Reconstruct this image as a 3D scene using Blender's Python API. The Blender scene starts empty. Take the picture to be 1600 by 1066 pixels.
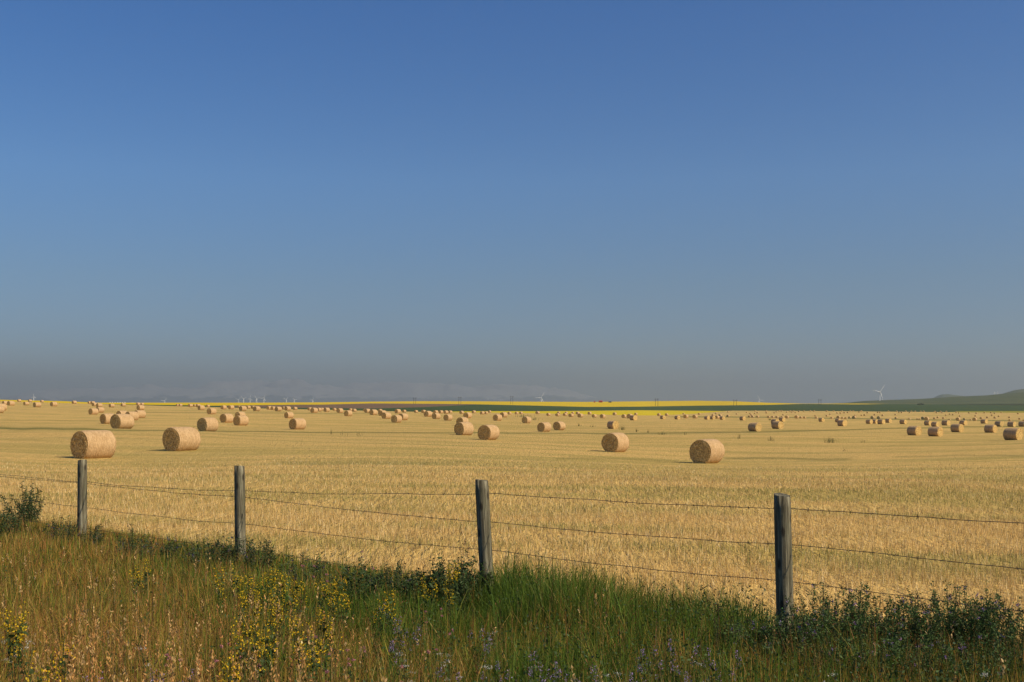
import bpy, bmesh, math, random
import numpy as np
from mathutils import Vector, Matrix
R = math.radians
random.seed(7)
rng = np.random.default_rng(11)
scene = bpy.context.scene
COL = scene.collection

# ------------------------------------------------------------------ camera, world, sun, exposure
# the eye is the origin: +Y looks into the field, +X is right, Z is height above the eye
F, H0, PW, PH = 1716.0, 635.0, 1600.0, 1066.0
cam_data = bpy.data.cameras.new('camera')
cam_data.sensor_width = 36.0
cam_data.lens = 36.0 * F / PW
cam_data.shift_y = (H0 - PH / 2) / PW
cam_data.clip_start, cam_data.clip_end = 0.1, 90000.0
cam = bpy.data.objects.new('camera', cam_data)
COL.objects.link(cam)
cam.location = (0, 0, 0)
cam.rotation_euler = (R(90), 0, 0)
scene.camera = cam

SUN_AZ, SUN_EL = R(116), R(39)          # azimuth clockwise from +Y
world = bpy.data.worlds.new('World')
scene.world = world
world.use_nodes = True
wn, wl = world.node_tree.nodes, world.node_tree.links
wn.clear()
sky = wn.new('ShaderNodeTexSky')
sky.sky_type = 'NISHITA'
sky.sun_disc = False
sky.sun_elevation = SUN_EL
sky.sun_rotation = SUN_AZ
sky.altitude = 1000
sky.air_density, sky.dust_density, sky.ozone_density = 1.0, 0.3, 3.2
bg = wn.new('ShaderNodeBackground')
bg.inputs['Strength'].default_value = 0.080
wo = wn.new('ShaderNodeOutputWorld')
hs = wn.new('ShaderNodeHueSaturation')
hs.inputs['Saturation'].default_value = 1.26
wl.new(sky.outputs[0], hs.inputs['Color'])
tc = wn.new('ShaderNodeTexCoord'); sx = wn.new('ShaderNodeSeparateXYZ'); wl.new(tc.outputs['Generated'], sx.inputs[0])
rp = wn.new('ShaderNodeValToRGB')                       # tint painted over the sky by height: dims and blues it low, all round
for pos, c in ((0.0, (0.48, 0.50, 0.70)), (0.05, (0.60, 0.62, 0.74)), (0.11, (0.80, 0.76, 0.80)), (0.20, (1.04, 0.99, 1.05)), (0.36, (0.86, 0.95, 1.14))):
    e = rp.color_ramp.elements.new(pos); e.color = c + (1,)
rp.color_ramp.elements.remove(rp.color_ramp.elements[0]); rp.color_ramp.elements[-1].color = (0.82, 0.95, 1.15, 1)
wl.new(sx.outputs[2], rp.inputs[0])
mx = wn.new('ShaderNodeMix'); mx.data_type = 'RGBA'; mx.blend_type = 'MULTIPLY'; mx.inputs[0].default_value = 1.0
wl.new(hs.outputs[0], mx.inputs[6]); wl.new(rp.outputs[0], mx.inputs[7]); wl.new(mx.outputs[2], bg.inputs[0])
wl.new(bg.outputs[0], wo.inputs[0])

sun_data = bpy.data.lights.new('sun', 'SUN')
sun_data.energy = 4.35
sun_data.angle = R(0.55)
sun_data.color = (1.0, 0.86, 0.62)
sun = bpy.data.objects.new('sun', sun_data)
COL.objects.link(sun)
sv = Vector((math.sin(SUN_AZ) * math.cos(SUN_EL), math.cos(SUN_AZ) * math.cos(SUN_EL), math.sin(SUN_EL)))
sun.rotation_euler = sv.to_track_quat('Z', 'Y').to_euler()
sun.location = sv * 200

scene.view_settings.view_transform = 'Standard'
scene.view_settings.look = 'None'
scene.view_settings.exposure = 0.22
scene.view_settings.gamma = 1.0
scene.view_settings.use_curve_mapping = False
scene.cycles.use_denoising = True
scene.cycles.volume_bounces = 1
scene.cycles.max_bounces = 8
scene.cycles.transparent_max_bounces = 8

# ------------------------------------------------------------------ helpers
def tag(o, label=None, cat=None, group=None, kind=None):
    if label: o['label'] = label
    if cat: o['category'] = cat
    if group: o['group'] = group
    if kind: o['kind'] = kind
    return o

def link(name, me, parent=None, loc=None):
    o = bpy.data.objects.new(name, me)
    COL.objects.link(o)
    if parent: o.parent = parent
    if loc is not None: o.location = loc
    return o

def empty(name, loc=(0, 0, 0), rz=0.0):
    o = link(name, None, None, loc)
    o.empty_display_size = 0.2
    o.rotation_euler = (0, 0, rz)
    return o

def copy_tree(o, parent=None):
    c = o.copy()
    COL.objects.link(c)
    if parent: c.parent = parent
    for ch in list(o.children): copy_tree(ch, c)
    return c

def tri_mesh(name, v, f, mat, col=None, smooth=False, mat_idx=None, attrs=None):
    """v (n,3), f (m,k) with k = 3 or 4; col (n,3) stored as point colour 'col'"""
    v = np.asarray(v, np.float32); f = np.asarray(f, np.int32)
    me = bpy.data.meshes.new(name)
    n, (m, k) = len(v), f.shape
    me.vertices.add(n); me.vertices.foreach_set('co', v.ravel())
    me.loops.add(m * k); me.loops.foreach_set('vertex_index', f.ravel())
    me.polygons.add(m); me.polygons.foreach_set('loop_start', np.arange(0, m * k, k, dtype=np.int32))
    if mat_idx is not None: me.polygons.foreach_set('material_index', np.asarray(mat_idx, np.int32))
    me.polygons.foreach_set('use_smooth', np.full(m, smooth, bool))
    if col is not None:
        a = me.attributes.new('col', 'FLOAT_COLOR', 'POINT')
        c = np.ones((n, 4), np.float32); c[:, :3] = col
        a.data.foreach_set('color', c.ravel())
    for key, val in (attrs or {}).items():
        a = me.attributes.new(key, 'FLOAT', 'POINT')
        a.data.foreach_set('value', np.asarray(val, np.float32))
    for mm in (mat if isinstance(mat, (list, tuple)) else [mat]): me.materials.append(mm)
    me.update(calc_edges=True)
    me.validate()
    return me

def grid_faces(nr, nc, closed=False):
    i, j = np.meshgrid(np.arange(nr - 1), np.arange(nc if closed else nc - 1), indexing='ij')
    a = i * nc + j; b = i * nc + (j + 1) % nc; c = (i + 1) * nc + (j + 1) % nc; d = (i + 1) * nc + j
    return np.stack([a, b, c, d], -1).reshape(-1, 4)

class Bag:
    """collects quads/tris (stored as triangles) with colours"""
    def __init__(self): self.v, self.f, self.c, self.n = [], [], [], 0
    def add(self, v, f, c):
        v = np.asarray(v, float).reshape(-1, 3); f = np.asarray(f, int)
        if f.shape[1] == 4: f = np.concatenate([f[:, [0, 1, 2]], f[:, [0, 2, 3]]])
        c = np.asarray(c, float)
        if c.ndim == 1: c = np.tile(c, (len(v), 1))
        self.v.append(v); self.f.append(f + self.n); self.c.append(c); self.n += len(v)
        return self
    def mesh(self, name, mat, smooth=False):
        return tri_mesh(name, np.concatenate(self.v), np.concatenate(self.f), mat, np.concatenate(self.c), smooth)

def hash2(i, j, seed):
    h = (i * 374761393 + j * 668265263 + seed * 974634777) & 0xffffffff
    h = ((h ^ (h >> 13)) * 1274126177) & 0xffffffff
    return ((h ^ (h >> 16)) & 0xffff) / 65535.0

def noise(x, y, seed=0):
    x = np.asarray(x, float); y = np.asarray(y, float)
    i = np.floor(x).astype(np.int64); j = np.floor(y).astype(np.int64)
    fx = x - i; fy = y - j
    fx = fx * fx * (3 - 2 * fx); fy = fy * fy * (3 - 2 * fy)
    a = hash2(i, j, seed); b = hash2(i + 1, j, seed); c = hash2(i, j + 1, seed); d = hash2(i + 1, j + 1, seed)
    return (a * (1 - fx) + b * fx) * (1 - fy) + (c * (1 - fx) + d * fx) * fy

def fbm(x, y, seed=0, n=4):
    s, a, t = 0, 0.5, 0
    for k in range(n):
        s = s + a * noise(np.asarray(x) * 2 ** k, np.asarray(y) * 2 ** k, seed + k); t += a; a *= 0.5
    return s / t

def sstep(a, b, x):
    t = np.clip((np.asarray(x, float) - a) / (b - a), 0, 1)
    return t * t * (3 - 2 * t)

def tube(pts, rad, sides=6):
    """tube along points -> verts, quad faces (open ended); rad scalar or per point"""
    pts = np.asarray(pts, float); n = len(pts)
    rad = np.broadcast_to(np.asarray(rad, float), (n,))
    t = np.gradient(pts, axis=0); t /= np.linalg.norm(t, axis=1)[:, None] + 1e-9
    ref = np.where(np.abs(t[:, 2:3]) > 0.9, np.array([[1.0, 0, 0]]), np.array([[0, 0, 1.0]]))
    s = np.cross(t, ref); s /= np.linalg.norm(s, axis=1)[:, None]; w = np.cross(s, t)
    a = np.arange(sides) * 2 * np.pi / sides
    v = pts[:, None] + rad[:, None, None] * (np.cos(a)[None, :, None] * s[:, None] + np.sin(a)[None, :, None] * w[:, None])
    return v.reshape(-1, 3), grid_faces(n, sides, True)

# ------------------------------------------------------------------ materials
class NT:
    def __init__(self, name, rough=0.85, spec=0.2):
        self.m = bpy.data.materials.new(name); self.m.use_nodes = True
        self.t = self.m.node_tree; self.n = self.t.nodes; self.l = self.t.links
        self.n.clear()
        self.out = self.n.new('ShaderNodeOutputMaterial')
        self.p = self.n.new('ShaderNodeBsdfPrincipled')
        self.p.inputs['Roughness'].default_value = rough
        self.p.inputs['Specular IOR Level'].default_value = spec
        self.l.new(self.p.outputs[0], self.out.inputs[0])
        self._tc = None
    def obj(self):
        if not self._tc: self._tc = self.n.new('ShaderNodeTexCoord')
        return self._tc.outputs['Object']
    def geo(self):
        return self.n.new('ShaderNodeNewGeometry').outputs['Position']
    def mapping(self, src, scale=(1, 1, 1), rot=(0, 0, 0)):
        k = self.n.new('ShaderNodeMapping'); k.inputs['Scale'].default_value = scale; k.inputs['Rotation'].default_value = rot
        self.l.new(src, k.inputs[0]); return k.outputs[0]
    def noise(self, src, scale=1.0, detail=4, rough=0.55, distort=0.0):
        k = self.n.new('ShaderNodeTexNoise')
        k.inputs['Scale'].default_value = scale; k.inputs['Detail'].default_value = detail
        k.inputs['Roughness'].default_value = rough; k.inputs['Distortion'].default_value = distort
        self.l.new(src, k.inputs['Vector']); return k.outputs['Fac']
    def ramp(self, src, stops):
        k = self.n.new('ShaderNodeValToRGB'); e = k.color_ramp.elements
        while len(e) < len(stops): e.new(0.5)
        for q, (p, c) in zip(e, stops): q.position = p; q.color = tuple(c) + (1,) if not isinstance(c, (int, float)) else (c, c, c, 1)
        self.l.new(src, k.inputs[0]); return k.outputs[0]
    def mix(self, fac, a, b, mode='MIX'):
        k = self.n.new('ShaderNodeMix'); k.data_type = 'RGBA'; k.blend_type = mode
        for s, v in ((0, fac), (6, a), (7, b)):
            if hasattr(v, 'links'): self.l.new(v, k.inputs[s])
            else: k.inputs[s].default_value = v if s == 0 else (tuple(v) + (1,) if len(v) == 3 else v)
        return k.outputs[2]
    def math(self, op, a, b=0.0, clamp=False):
        k = self.n.new('ShaderNodeMath'); k.operation = op; k.use_clamp = clamp
        for s, v in ((0, a), (1, b)):
            if hasattr(v, 'links'): self.l.new(v, k.inputs[s])
            else: k.inputs[s].default_value = v
        return k.outputs[0]
    def attr(self, name, fac=False):
        k = self.n.new('ShaderNodeAttribute'); k.attribute_name = name
        return k.outputs['Fac' if fac else 'Color']
    def bump(self, src, strength=0.5, dist=0.05):
        k = self.n.new('ShaderNodeBump'); k.inputs['Strength'].default_value = strength; k.inputs['Distance'].default_value = dist
        self.l.new(src, k.inputs['Height']); self.l.new(k.outputs[0], self.p.inputs['Normal'])
    def base(self, v):
        if hasattr(v, 'links'): self.l.new(v, self.p.inputs['Base Color'])
        else: self.p.inputs['Base Color'].default_value = tuple(v) + (1,)
        return self
    def translucent(self, colour, amount):
        k = self.n.new('ShaderNodeBsdfTranslucent'); self.l.new(colour, k.inputs[0])
        x = self.n.new('ShaderNodeMixShader'); x.inputs[0].default_value = amount
        self.l.new(self.p.outputs[0], x.inputs[1]); self.l.new(k.outputs[0], x.inputs[2]); self.l.new(x.outputs[0], self.out.inputs[0])

def leaf_mat(name, amount=0.3, rough=0.6):
    t = NT(name, rough, 0.25); c = t.attr('col'); t.base(c)
    if amount: t.translucent(c, amount)
    return t.m

def flat_mat(name, c, rough=0.8, var=0.25, scale=1.0, spec=0.2):
    t = NT(name, rough, spec)
    n = t.noise(t.obj(), scale, 5)
    k = tuple(max(0, x * (1 - var)) for x in c); q = tuple(min(1, x * (1 + var)) for x in c)
    t.base(t.ramp(n, [(0.3, k), (0.7, q)])); return t.m

def stubble_mat():
    t = NT('stubble_ground', 0.95, 0.05); P = t.geo()
    STRAW_A, STRAW_B = (0.81, 0.535, 0.180), (0.58, 0.37, 0.117)
    fine = t.noise(t.mapping(P, (1, 0.35, 1)), 9.0, 3, 0.7)
    mid = t.noise(t.mapping(P, (2.2, 0.32, 1)), 2.2, 4, 0.7)
    streak = t.noise(t.mapping(P, (0.02, 0.22, 1), (0, 0, R(-3))), 1.0, 5, 0.6, 0.3)
    band = t.attr('band', True)
    big = t.noise(t.mapping(P, (0.004, 0.012, 1)), 1.0, 4, 0.55)
    c = t.mix(t.ramp(fine, [(0.32, 0.0), (0.68, 1.0)]), STRAW_B, STRAW_A)
    c = t.mix(t.math('MULTIPLY', t.ramp(mid, [(0.42, 0.0), (0.66, 1.0)]), 0.6), c, (0.40, 0.275, 0.085))
    gr = t.math('MULTIPLY', t.ramp(streak, [(0.48, 0.0), (0.72, 1.0)]), 0.5)
    c = t.mix(gr, c, (0.37, 0.315, 0.105))
    c = t.mix(t.math('MULTIPLY', t.ramp(band, [(0.46, 0.0), (0.62, 1.0)]), 0.6), c, (0.35, 0.28, 0.075))
    c = t.mix(t.math('MULTIPLY', t.ramp(big, [(0.42, 0.0), (0.66, 1.0)]), 0.3), c, (0.48, 0.33, 0.115))
    g = t.math('MULTIPLY', t.attr('green', True), t.ramp(t.noise(t.mapping(P, (0.5, 0.6, 1)), 1.2, 4, 0.7), [(0.25, 0.45), (0.6, 1.0)]))
    c = t.mix(g, c, (0.10, 0.125, 0.03))
    soil = t.mix(t.ramp(fine, [(0.3, 0.0), (0.7, 1.0)]), (0.045, 0.042, 0.018), (0.11, 0.09, 0.04))
    c = t.mix(t.attr('verge', True), c, soil)
    t.base(c)
    h = t.math('ADD', fine, t.math('MULTIPLY', mid, 1.5))
    t.bump(h, 0.9, 0.12)
    return t.m

def field_mat(name, a, b, sx, sy, extra=None):
    t = NT(name, 0.95, 0.05); P = t.geo()
    n = t.noise(t.mapping(P, (sx, sy, 1)), 1.0, 5, 0.6)
    c = t.mix(t.ramp(n, [(0.35, 0.0), (0.65, 1.0)]), a, b)
    if extra:
        m = t.noise(t.mapping(P, (sx * 0.3, sy * 3.0, 1)), 1.0, 3, 0.6)
        c = t.mix(t.math('MULTIPLY', t.ramp(m, [(0.5, 0.0), (0.62, 1.0)]), 0.6), c, extra)
    t.base(c); return t.m

def wrap_mat():
    t = NT('net_wrapped_straw', 0.8, 0.15); O = t.obj()
    fib = t.noise(t.mapping(O, (6, 2.2, 2.2)), 2.6, 5, 0.75)
    band = t.noise(t.mapping(O, (9, 0.25, 0.25)), 1.4, 3, 0.6)
    blot = t.noise(O, 2.2, 4, 0.6)
    c = t.mix(t.ramp(fib, [(0.36, 0.0), (0.64, 1.0)]), (0.35, 0.215, 0.095), (0.66, 0.445, 0.235))
    c = t.mix(t.math('MULTIPLY', t.ramp(band, [(0.42, 0.0), (0.7, 1.0)]), 0.3), c, (0.64, 0.46, 0.25))
    c = t.mix(t.math('MULTIPLY', t.ramp(blot, [(0.5, 0.0), (0.72, 1.0)]), 0.45), c, (0.36, 0.215, 0.08))
    t.base(c); t.bump(t.math('ADD', fib, t.math('MULTIPLY', band, 0.6)), 0.8, 0.05)
    return t.m

def end_mat():
    t = NT('straw_bale_end', 0.9, 0.1); O = t.obj()
    s = t.n.new('ShaderNodeSeparateXYZ'); t.l.new(O, s.inputs[0])
    rad = t.math('SQRT', t.math('ADD', t.math('MULTIPLY', s.outputs[1], s.outputs[1]), t.math('MULTIPLY', s.outputs[2], s.outputs[2])))
    wob = t.noise(O, 3.0, 4, 0.6)
    ring = t.math('FRACT', t.math('ADD', t.math('MULTIPLY', rad, 7.0), t.math('MULTIPLY', wob, 2.2)))
    fine = t.noise(O, 11.0, 5, 0.78)
    blot = t.noise(O, 4.0, 4, 0.65)
    c = t.mix(t.ramp(fine, [(0.40, 0.0), (0.60, 1.0)]), (0.34, 0.20, 0.062), (0.97, 0.70, 0.28))
    c = t.mix(t.math('MULTIPLY', t.ramp(ring, [(0.0, 1.0), (0.35, 0.0)]), 0.35), c, (0.36, 0.215, 0.075))
    c = t.mix(t.math('MULTIPLY', t.ramp(blot, [(0.5, 0.0), (0.7, 1.0)]), 0.4), c, (0.46, 0.285, 0.095))
    t.base(c); t.bump(t.math('ADD', fine, ring), 0.55, 0.05)
    return t.m

def wood_mat():
    t = NT('weathered_wood', 0.85, 0.2); O = t.obj()
    grain = t.noise(t.mapping(O, (38, 38, 1.6)), 1.0, 5, 0.65, 0.4)
    crack = t.noise(t.mapping(O, (60, 60, 0.9)), 1.0, 3, 0.6, 0.6)
    blot = t.noise(t.mapping(O, (7, 7, 3)), 1.0, 4, 0.6)
    c = t.ramp(grain, [(0.32, (0.04, 0.034, 0.02)), (0.5, (0.16, 0.14, 0.09)), (0.68, (0.37, 0.34, 0.235))])
    c = t.mix(t.math('MULTIPLY', t.ramp(blot, [(0.48, 0.0), (0.68, 1.0)]), 0.55), c, (0.11, 0.12, 0.065))
    c = t.mix(t.ramp(crack, [(0.30, 1.0), (0.37, 0.0)]), c, (0.025, 0.02, 0.016))
    knot = t.n.new('ShaderNodeTexVoronoi'); knot.inputs['Scale'].default_value = 1.0; t.l.new(t.mapping(O, (9, 9, 3.2)), knot.inputs['Vector'])
    c = t.mix(t.ramp(knot.outputs['Distance'], [(0.10, 0.85), (0.20, 0.0)]), c, (0.035, 0.027, 0.018))
    t.base(c); t.bump(t.math('ADD', grain, crack), 1.0, 0.016)
    return t.m

M = dict(
    stubble=stubble_mat(),
    canola=field_mat('canola_bloom', (0.62, 0.42, 0.008), (0.70, 0.49, 0.012), 0.004, 0.02),
    canola_near=field_mat('canola_bloom_near', (0.56, 0.42, 0.012), (0.66, 0.50, 0.02), 0.01, 0.05),
    crop=field_mat('green_crop', (0.042, 0.072, 0.022), (0.062, 0.098, 0.03), 0.002, 0.02, (0.05, 0.062, 0.026)),
    mustard=field_mat('olive_yellow_crop', (0.25, 0.22, 0.02), (0.32, 0.27, 0.03), 0.01, 0.05),
    fallow=field_mat('fallow_soil', (0.16, 0.098, 0.052), (0.21, 0.132, 0.072), 0.004, 0.03),
    hill=field_mat('prairie_hill', (0.060, 0.088, 0.034), (0.135, 0.135, 0.066), 0.0016, 0.0045, (0.045, 0.075, 0.03)),
    plain=field_mat('far_plain', (0.075, 0.085, 0.035), (0.12, 0.11, 0.05), 0.0008, 0.0015),
    wrap=wrap_mat(), end=end_mat(), wood=wood_mat(),
    straw=leaf_mat('straw_stalk', 0.15, 0.7), grass=leaf_mat('grass_blade', 0.35), leaf=leaf_mat('weed_leaf', 0.25), bloom=leaf_mat('petal', 0.35),
    wire=flat_mat('rusty_wire', (0.075, 0.06, 0.05), 0.6, 0.4, 30, 0.4),
    white=flat_mat('white_paint', (0.78, 0.78, 0.76), 0.5, 0.03, 0.2), steel=flat_mat('galvanised_steel', (0.55, 0.56, 0.57), 0.5, 0.08, 0.3),
    red=flat_mat('red_barn_paint', (0.42, 0.035, 0.025), 0.7, 0.15, 0.4), darkroof=flat_mat('dark_roof', (0.09, 0.07, 0.06), 0.8, 0.2, 0.4),
    pole=flat_mat('dark_pole_wood', (0.07, 0.055, 0.045), 0.9, 0.3, 0.5), bark=flat_mat('grey_bark', (0.09, 0.075, 0.06), 0.9, 0.3, 2.0),
)
mt = NT('mountain_rock', 0.95, 0.05)
_z = mt.n.new('ShaderNodeSeparateXYZ'); mt.l.new(mt.geo(), _z.inputs[0])
_n = mt.noise(mt.mapping(mt.geo(), (0.0012, 0.0012, 0.0012)), 1.0, 6, 0.65)
_s = mt.math('ADD', mt.math('MULTIPLY', _z.outputs[2], 0.0016), _n)
mt.base(mt.mix(mt.ramp(_s, [(0.98, 0.0), (1.12, 1.0)]), (0.15, 0.17, 0.185), (0.40, 0.39, 0.40)))
M['mountain'] = mt.m

# ------------------------------------------------------------------ terrain heights (metres relative to the eye)
TU = np.linspace(-0.56, 0.56, 15)
TT = np.log(np.array([6, 9, 13, 18, 26, 38, 55, 75, 100, 140, 200, 280, 380, 470, 560, 680, 800, 1000, 1200, 1450.]))
TZ = np.array([[-2.11, -2.19, -2.24, -2.25, -2.28, -2.44, -2.52, -2.50, -2.41, -2.09, -1.47, -0.39, 0.95, 2.41, 3.86, 4.98, 5.55, 5.75, 5.82, 5.86],
    [-2.08, -2.17, -2.25, -2.25, -2.24, -2.47, -2.70, -2.57, -2.28, -2.34, -1.98, -1.04, 0.30, 1.40, 2.60, 3.50, 3.88, 4.07, 4.17, 4.22],
    [-2.06, -2.15, -2.25, -2.25, -2.23, -2.47, -2.86, -2.69, -2.13, -2.61, -2.40, -1.70, -0.37, 0.44, 1.32, 1.91, 2.21, 2.42, 2.53, 2.59],
    [-2.06, -2.12, -2.26, -2.24, -2.30, -2.44, -2.85, -2.82, -2.25, -2.78, -2.50, -2.05, -0.95, -0.41, 0.07, 0.33, 0.59, 0.82, 0.94, 0.99],
    [-2.08, -2.13, -2.28, -2.22, -2.41, -2.39, -2.73, -2.84, -2.68, -3.12, -2.83, -2.23, -1.42, -1.27, -1.19, -1.11, -0.90, -0.69, -0.59, -0.56],
    [-2.13, -2.23, -2.25, -2.25, -2.42, -2.42, -2.66, -2.86, -2.98, -3.25, -3.18, -2.60, -2.09, -2.21, -2.40, -2.33, -2.23, -2.12, -2.04, -2.00],
    [-2.16, -2.27, -2.25, -2.26, -2.44, -2.45, -2.68, -2.95, -3.16, -3.33, -3.58, -3.06, -2.79, -3.09, -3.41, -3.45, -3.45, -3.50, -3.41, -3.26],
    [-2.17, -2.25, -2.25, -2.25, -2.48, -2.48, -2.79, -3.15, -3.42, -3.70, -4.08, -3.56, -3.50, -3.97, -4.22, -4.08, -4.61, -4.87, -4.73, -4.27],
    [-2.16, -2.25, -2.24, -2.27, -2.51, -2.51, -2.94, -3.43, -3.75, -4.10, -4.34, -4.03, -4.17, -4.72, -4.91, -5.11, -5.84, -6.24, -6.00, -4.97],
    [-2.19, -2.26, -2.24, -2.32, -2.55, -2.54, -3.09, -3.73, -4.05, -4.33, -4.39, -4.41, -4.72, -5.14, -5.56, -6.23, -7.16, -7.57, -7.17, -5.37],
    [-2.25, -2.25, -2.25, -2.38, -2.58, -2.58, -3.12, -3.79, -4.21, -4.48, -4.42, -4.74, -5.20, -5.26, -6.17, -7.41, -8.43, -8.79, -7.98, -5.69],
    [-2.26, -2.25, -2.25, -2.42, -2.60, -2.62, -3.08, -3.68, -4.19, -4.58, -4.74, -5.07, -5.61, -5.41, -6.75, -8.42, -9.42, -9.59, -8.46, -6.48],
    [-2.25, -2.25, -2.25, -2.45, -2.64, -2.64, -2.99, -3.49, -4.01, -4.54, -4.99, -5.39, -5.88, -5.91, -7.46, -9.29, -10.10, -9.80, -8.68, -7.57],
    [-2.25, -2.25, -2.24, -2.46, -2.68, -2.67, -2.91, -3.28, -3.73, -4.21, -4.92, -5.63, -6.17, -6.59, -8.21, -9.86, -10.41, -9.85, -9.02, -8.64],
    [-2.25, -2.25, -2.27, -2.48, -2.68, -2.71, -2.83, -3.06, -3.43, -3.98, -4.84, -5.73, -6.50, -7.50, -8.96, -10.21, -10.53, -10.03, -9.59, -9.60]])
EX = np.array([0, 50, 100, 150, 230, 320, 400, 500, 580, 660, 750, 840, 920, 1000, 1060, 1100, 1145, 1200, 1280, 1340, 1440, 1500, 1600.])
ED = np.array([650.] * 4 + [680.] * 10 + [1000., 1200.] + [1420.] * 7)

def cub(p0, p1, p2, p3, t):
    return p1 + 0.5 * t * (p2 - p0 + t * (2 * p0 - 5 * p1 + 4 * p2 - p3 + t * (3 * (p1 - p2) + p3 - p0)))

def ztab(u, y):
    iu = np.clip((u - TU[0]) / (TU[1] - TU[0]), 0, 13.999); it = np.clip(np.interp(np.log(np.maximum(y, 0.1)), TT, np.arange(20.0)), 0, 18.999)
    a = np.floor(iu).astype(int); b = np.floor(it).astype(int); fa = iu - a; fb = it - b
    rows = []
    for k in range(-1, 3):
        bb = np.clip(b + k, 0, 19)
        rows.append(cub(*[TZ[np.clip(a + q, 0, 14), bb] for q in range(-1, 3)], fa))
    return cub(*rows, fb)

def fence_y(x): return 12.0 - 0.85 * x                     # the fence runs along this line
def fence_p(x, y): return (12.0 - 0.85 * np.asarray(x) - np.asarray(y)) / 1.3124   # metres on the near side of it

def ground(x, y):
    x = np.asarray(x, float); y = np.asarray(y, float)
    rho = np.hypot(x, y); ac = np.clip(np.arctan2(x, y), -0.51, 0.51)
    z = ztab(np.tan(ac), rho * np.cos(ac))
    p = fence_p(x, y)
    z = -1.75 + (z + 1.75) * sstep(9.3, 3.5, p)
    return z + 0.05 * (noise(x * 0.8, y * 0.8, 3) - 0.5) * sstep(200, 20, rho)

def row_of(y, z): return H0 - F * z / y
def px_of(x, y): return PW / 2 + F * x / y

def at_px(px, row, h=0.0, y0=3.0, y1=60.0):
    """the place where something h metres tall has its tip at this picture point"""
    u = (px - PW / 2) / F
    ys = np.exp(np.linspace(math.log(y0), math.log(y1), 1500))
    r = H0 - F * (ground(u * ys, ys) + h) / ys
    k = int(np.argmin(np.abs(r - row)))
    y = float(ys[k]); x = u * y
    return x, y, float(ground(x, y))

def strip_value(px, row):
    g = np.zeros_like(px)
    for pts, hw, s in GREEN:
        xs = [p[0] for p in pts]; c = np.interp(px, xs, [p[1] for p in pts])
        w = np.interp(px, hw[0], hw[1])
        wob = (noise(px * 0.03, row * 0 + 1.0, 5) - 0.5) * w * 0.9
        v = np.exp(-((row - c - wob) / w) ** 2 * 1.2) * s * sstep(xs[0] - 12, xs[0] + 12, px) * sstep(xs[-1] + 12, xs[-1] - 12, px)
        g = np.maximum(g, v)
    return g

GREEN = [
    ([(-900, 668), (0, 669.5), (125, 670.5), (180, 672.3), (240, 672.5), (330, 673.5), (410, 674.5), (470, 675.5), (580, 676), (740, 676.5), (900, 677.2), (980, 677.5), (1060, 676), (1180, 674.8), (1240, 673.8), (1300, 672.5), (1400, 669.3), (1500, 667.5), (1600, 666.2), (2500, 660)],
     ([0, 120, 170, 900, 980, 1240, 1300, 1600], [2.2, 2.0, 0.9, 0.9, 1.2, 1.3, 0.9, 0.9]), 0.85),
    ([(-900, 656), (0, 657), (140, 657.5), (240, 658)], ([0, 1], [0.6, 0.6]), 0.4),
    ([(200, 644.3), (410, 645.5), (590, 646.4)], ([0, 1], [0.5, 0.5]), 0.6),
    ([(1050, 651), (1200, 651.9), (1300, 653.7), (1400, 655.2), (1500, 656.5), (1600, 658), (2500, 664)], ([0, 1], [0.8, 0.8]), 1.0),
    ([(1130, 716), (1180, 715), (1240, 717), (1290, 718.5), (1330, 717)], ([0, 1], [2.2, 2.2]), 0.6),
    ([(1400, 714), (1480, 712), (1600, 712)], ([0, 1], [1.4, 1.4]), 0.4),
    ([(870, 717), (960, 716), (1060, 721)], ([0, 1], [2.0, 2.0]), 0.35),
    ([(430, 723), (640, 724), (740, 722)], ([0, 1], [3.0, 3.0]), 0.32),
    ([(780, 690), (960, 692), (1080, 690)], ([0, 1], [1.0, 1.0]), 0.2),
]

# the stubble field and roadside in front of the camera: one sheet, fine near and coarse far
ucol = np.concatenate([np.linspace(-0.95, -0.55, 40, endpoint=False), np.linspace(-0.55, 0.55, 420), np.linspace(0.55, 0.95, 41)[1:]])
dedge = np.interp(PW / 2 + F * ucol, EX, ED)
v01 = np.linspace(0, 1, 520)[:, None]
Y = np.exp(np.log(0.6) + v01 * (np.log(dedge)[None] - math.log(0.6)))
X = ucol[None] * Y
Zg = ground(X, Y)
edge_z = Zg[-1].copy()
pxg, rowg = px_of(X, Y), row_of(Y, Zg)
green = strip_value(pxg, rowg) * sstep(60, 70, Y) + strip_value(pxg, rowg) * sstep(20, 30, Y) * (1 - sstep(60, 70, Y))
p = fence_p(X, Y)
def band_of(x, y):
    return 0.30 * fbm(x * 0.035 + 7, (y + 0.04 * x) * 0.75, 91, 4) + 0.42 * fbm(x * 0.16 + 3, (y + 0.04 * x) * 0.45, 97, 4) + 0.28 * fbm(x * 0.012, (y + 0.03 * x) * 0.16, 93, 5)
verge = sstep(-0.9, -0.1, p + (fbm(X * 1.5, Y * 1.5, 9) - 0.5) * 0.8)
me = tri_mesh('stubble_field', np.stack([X, Y, Zg], -1).reshape(-1, 3), grid_faces(*X.shape), M['stubble'], None, True, attrs=dict(band=band_of(X, Y).ravel(), green=green.ravel(), verge=verge.ravel()))
tag(link('stubble_field', me), 'wide stubble field of cut golden straw with faint green lines', None, None, 'structure')

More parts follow.
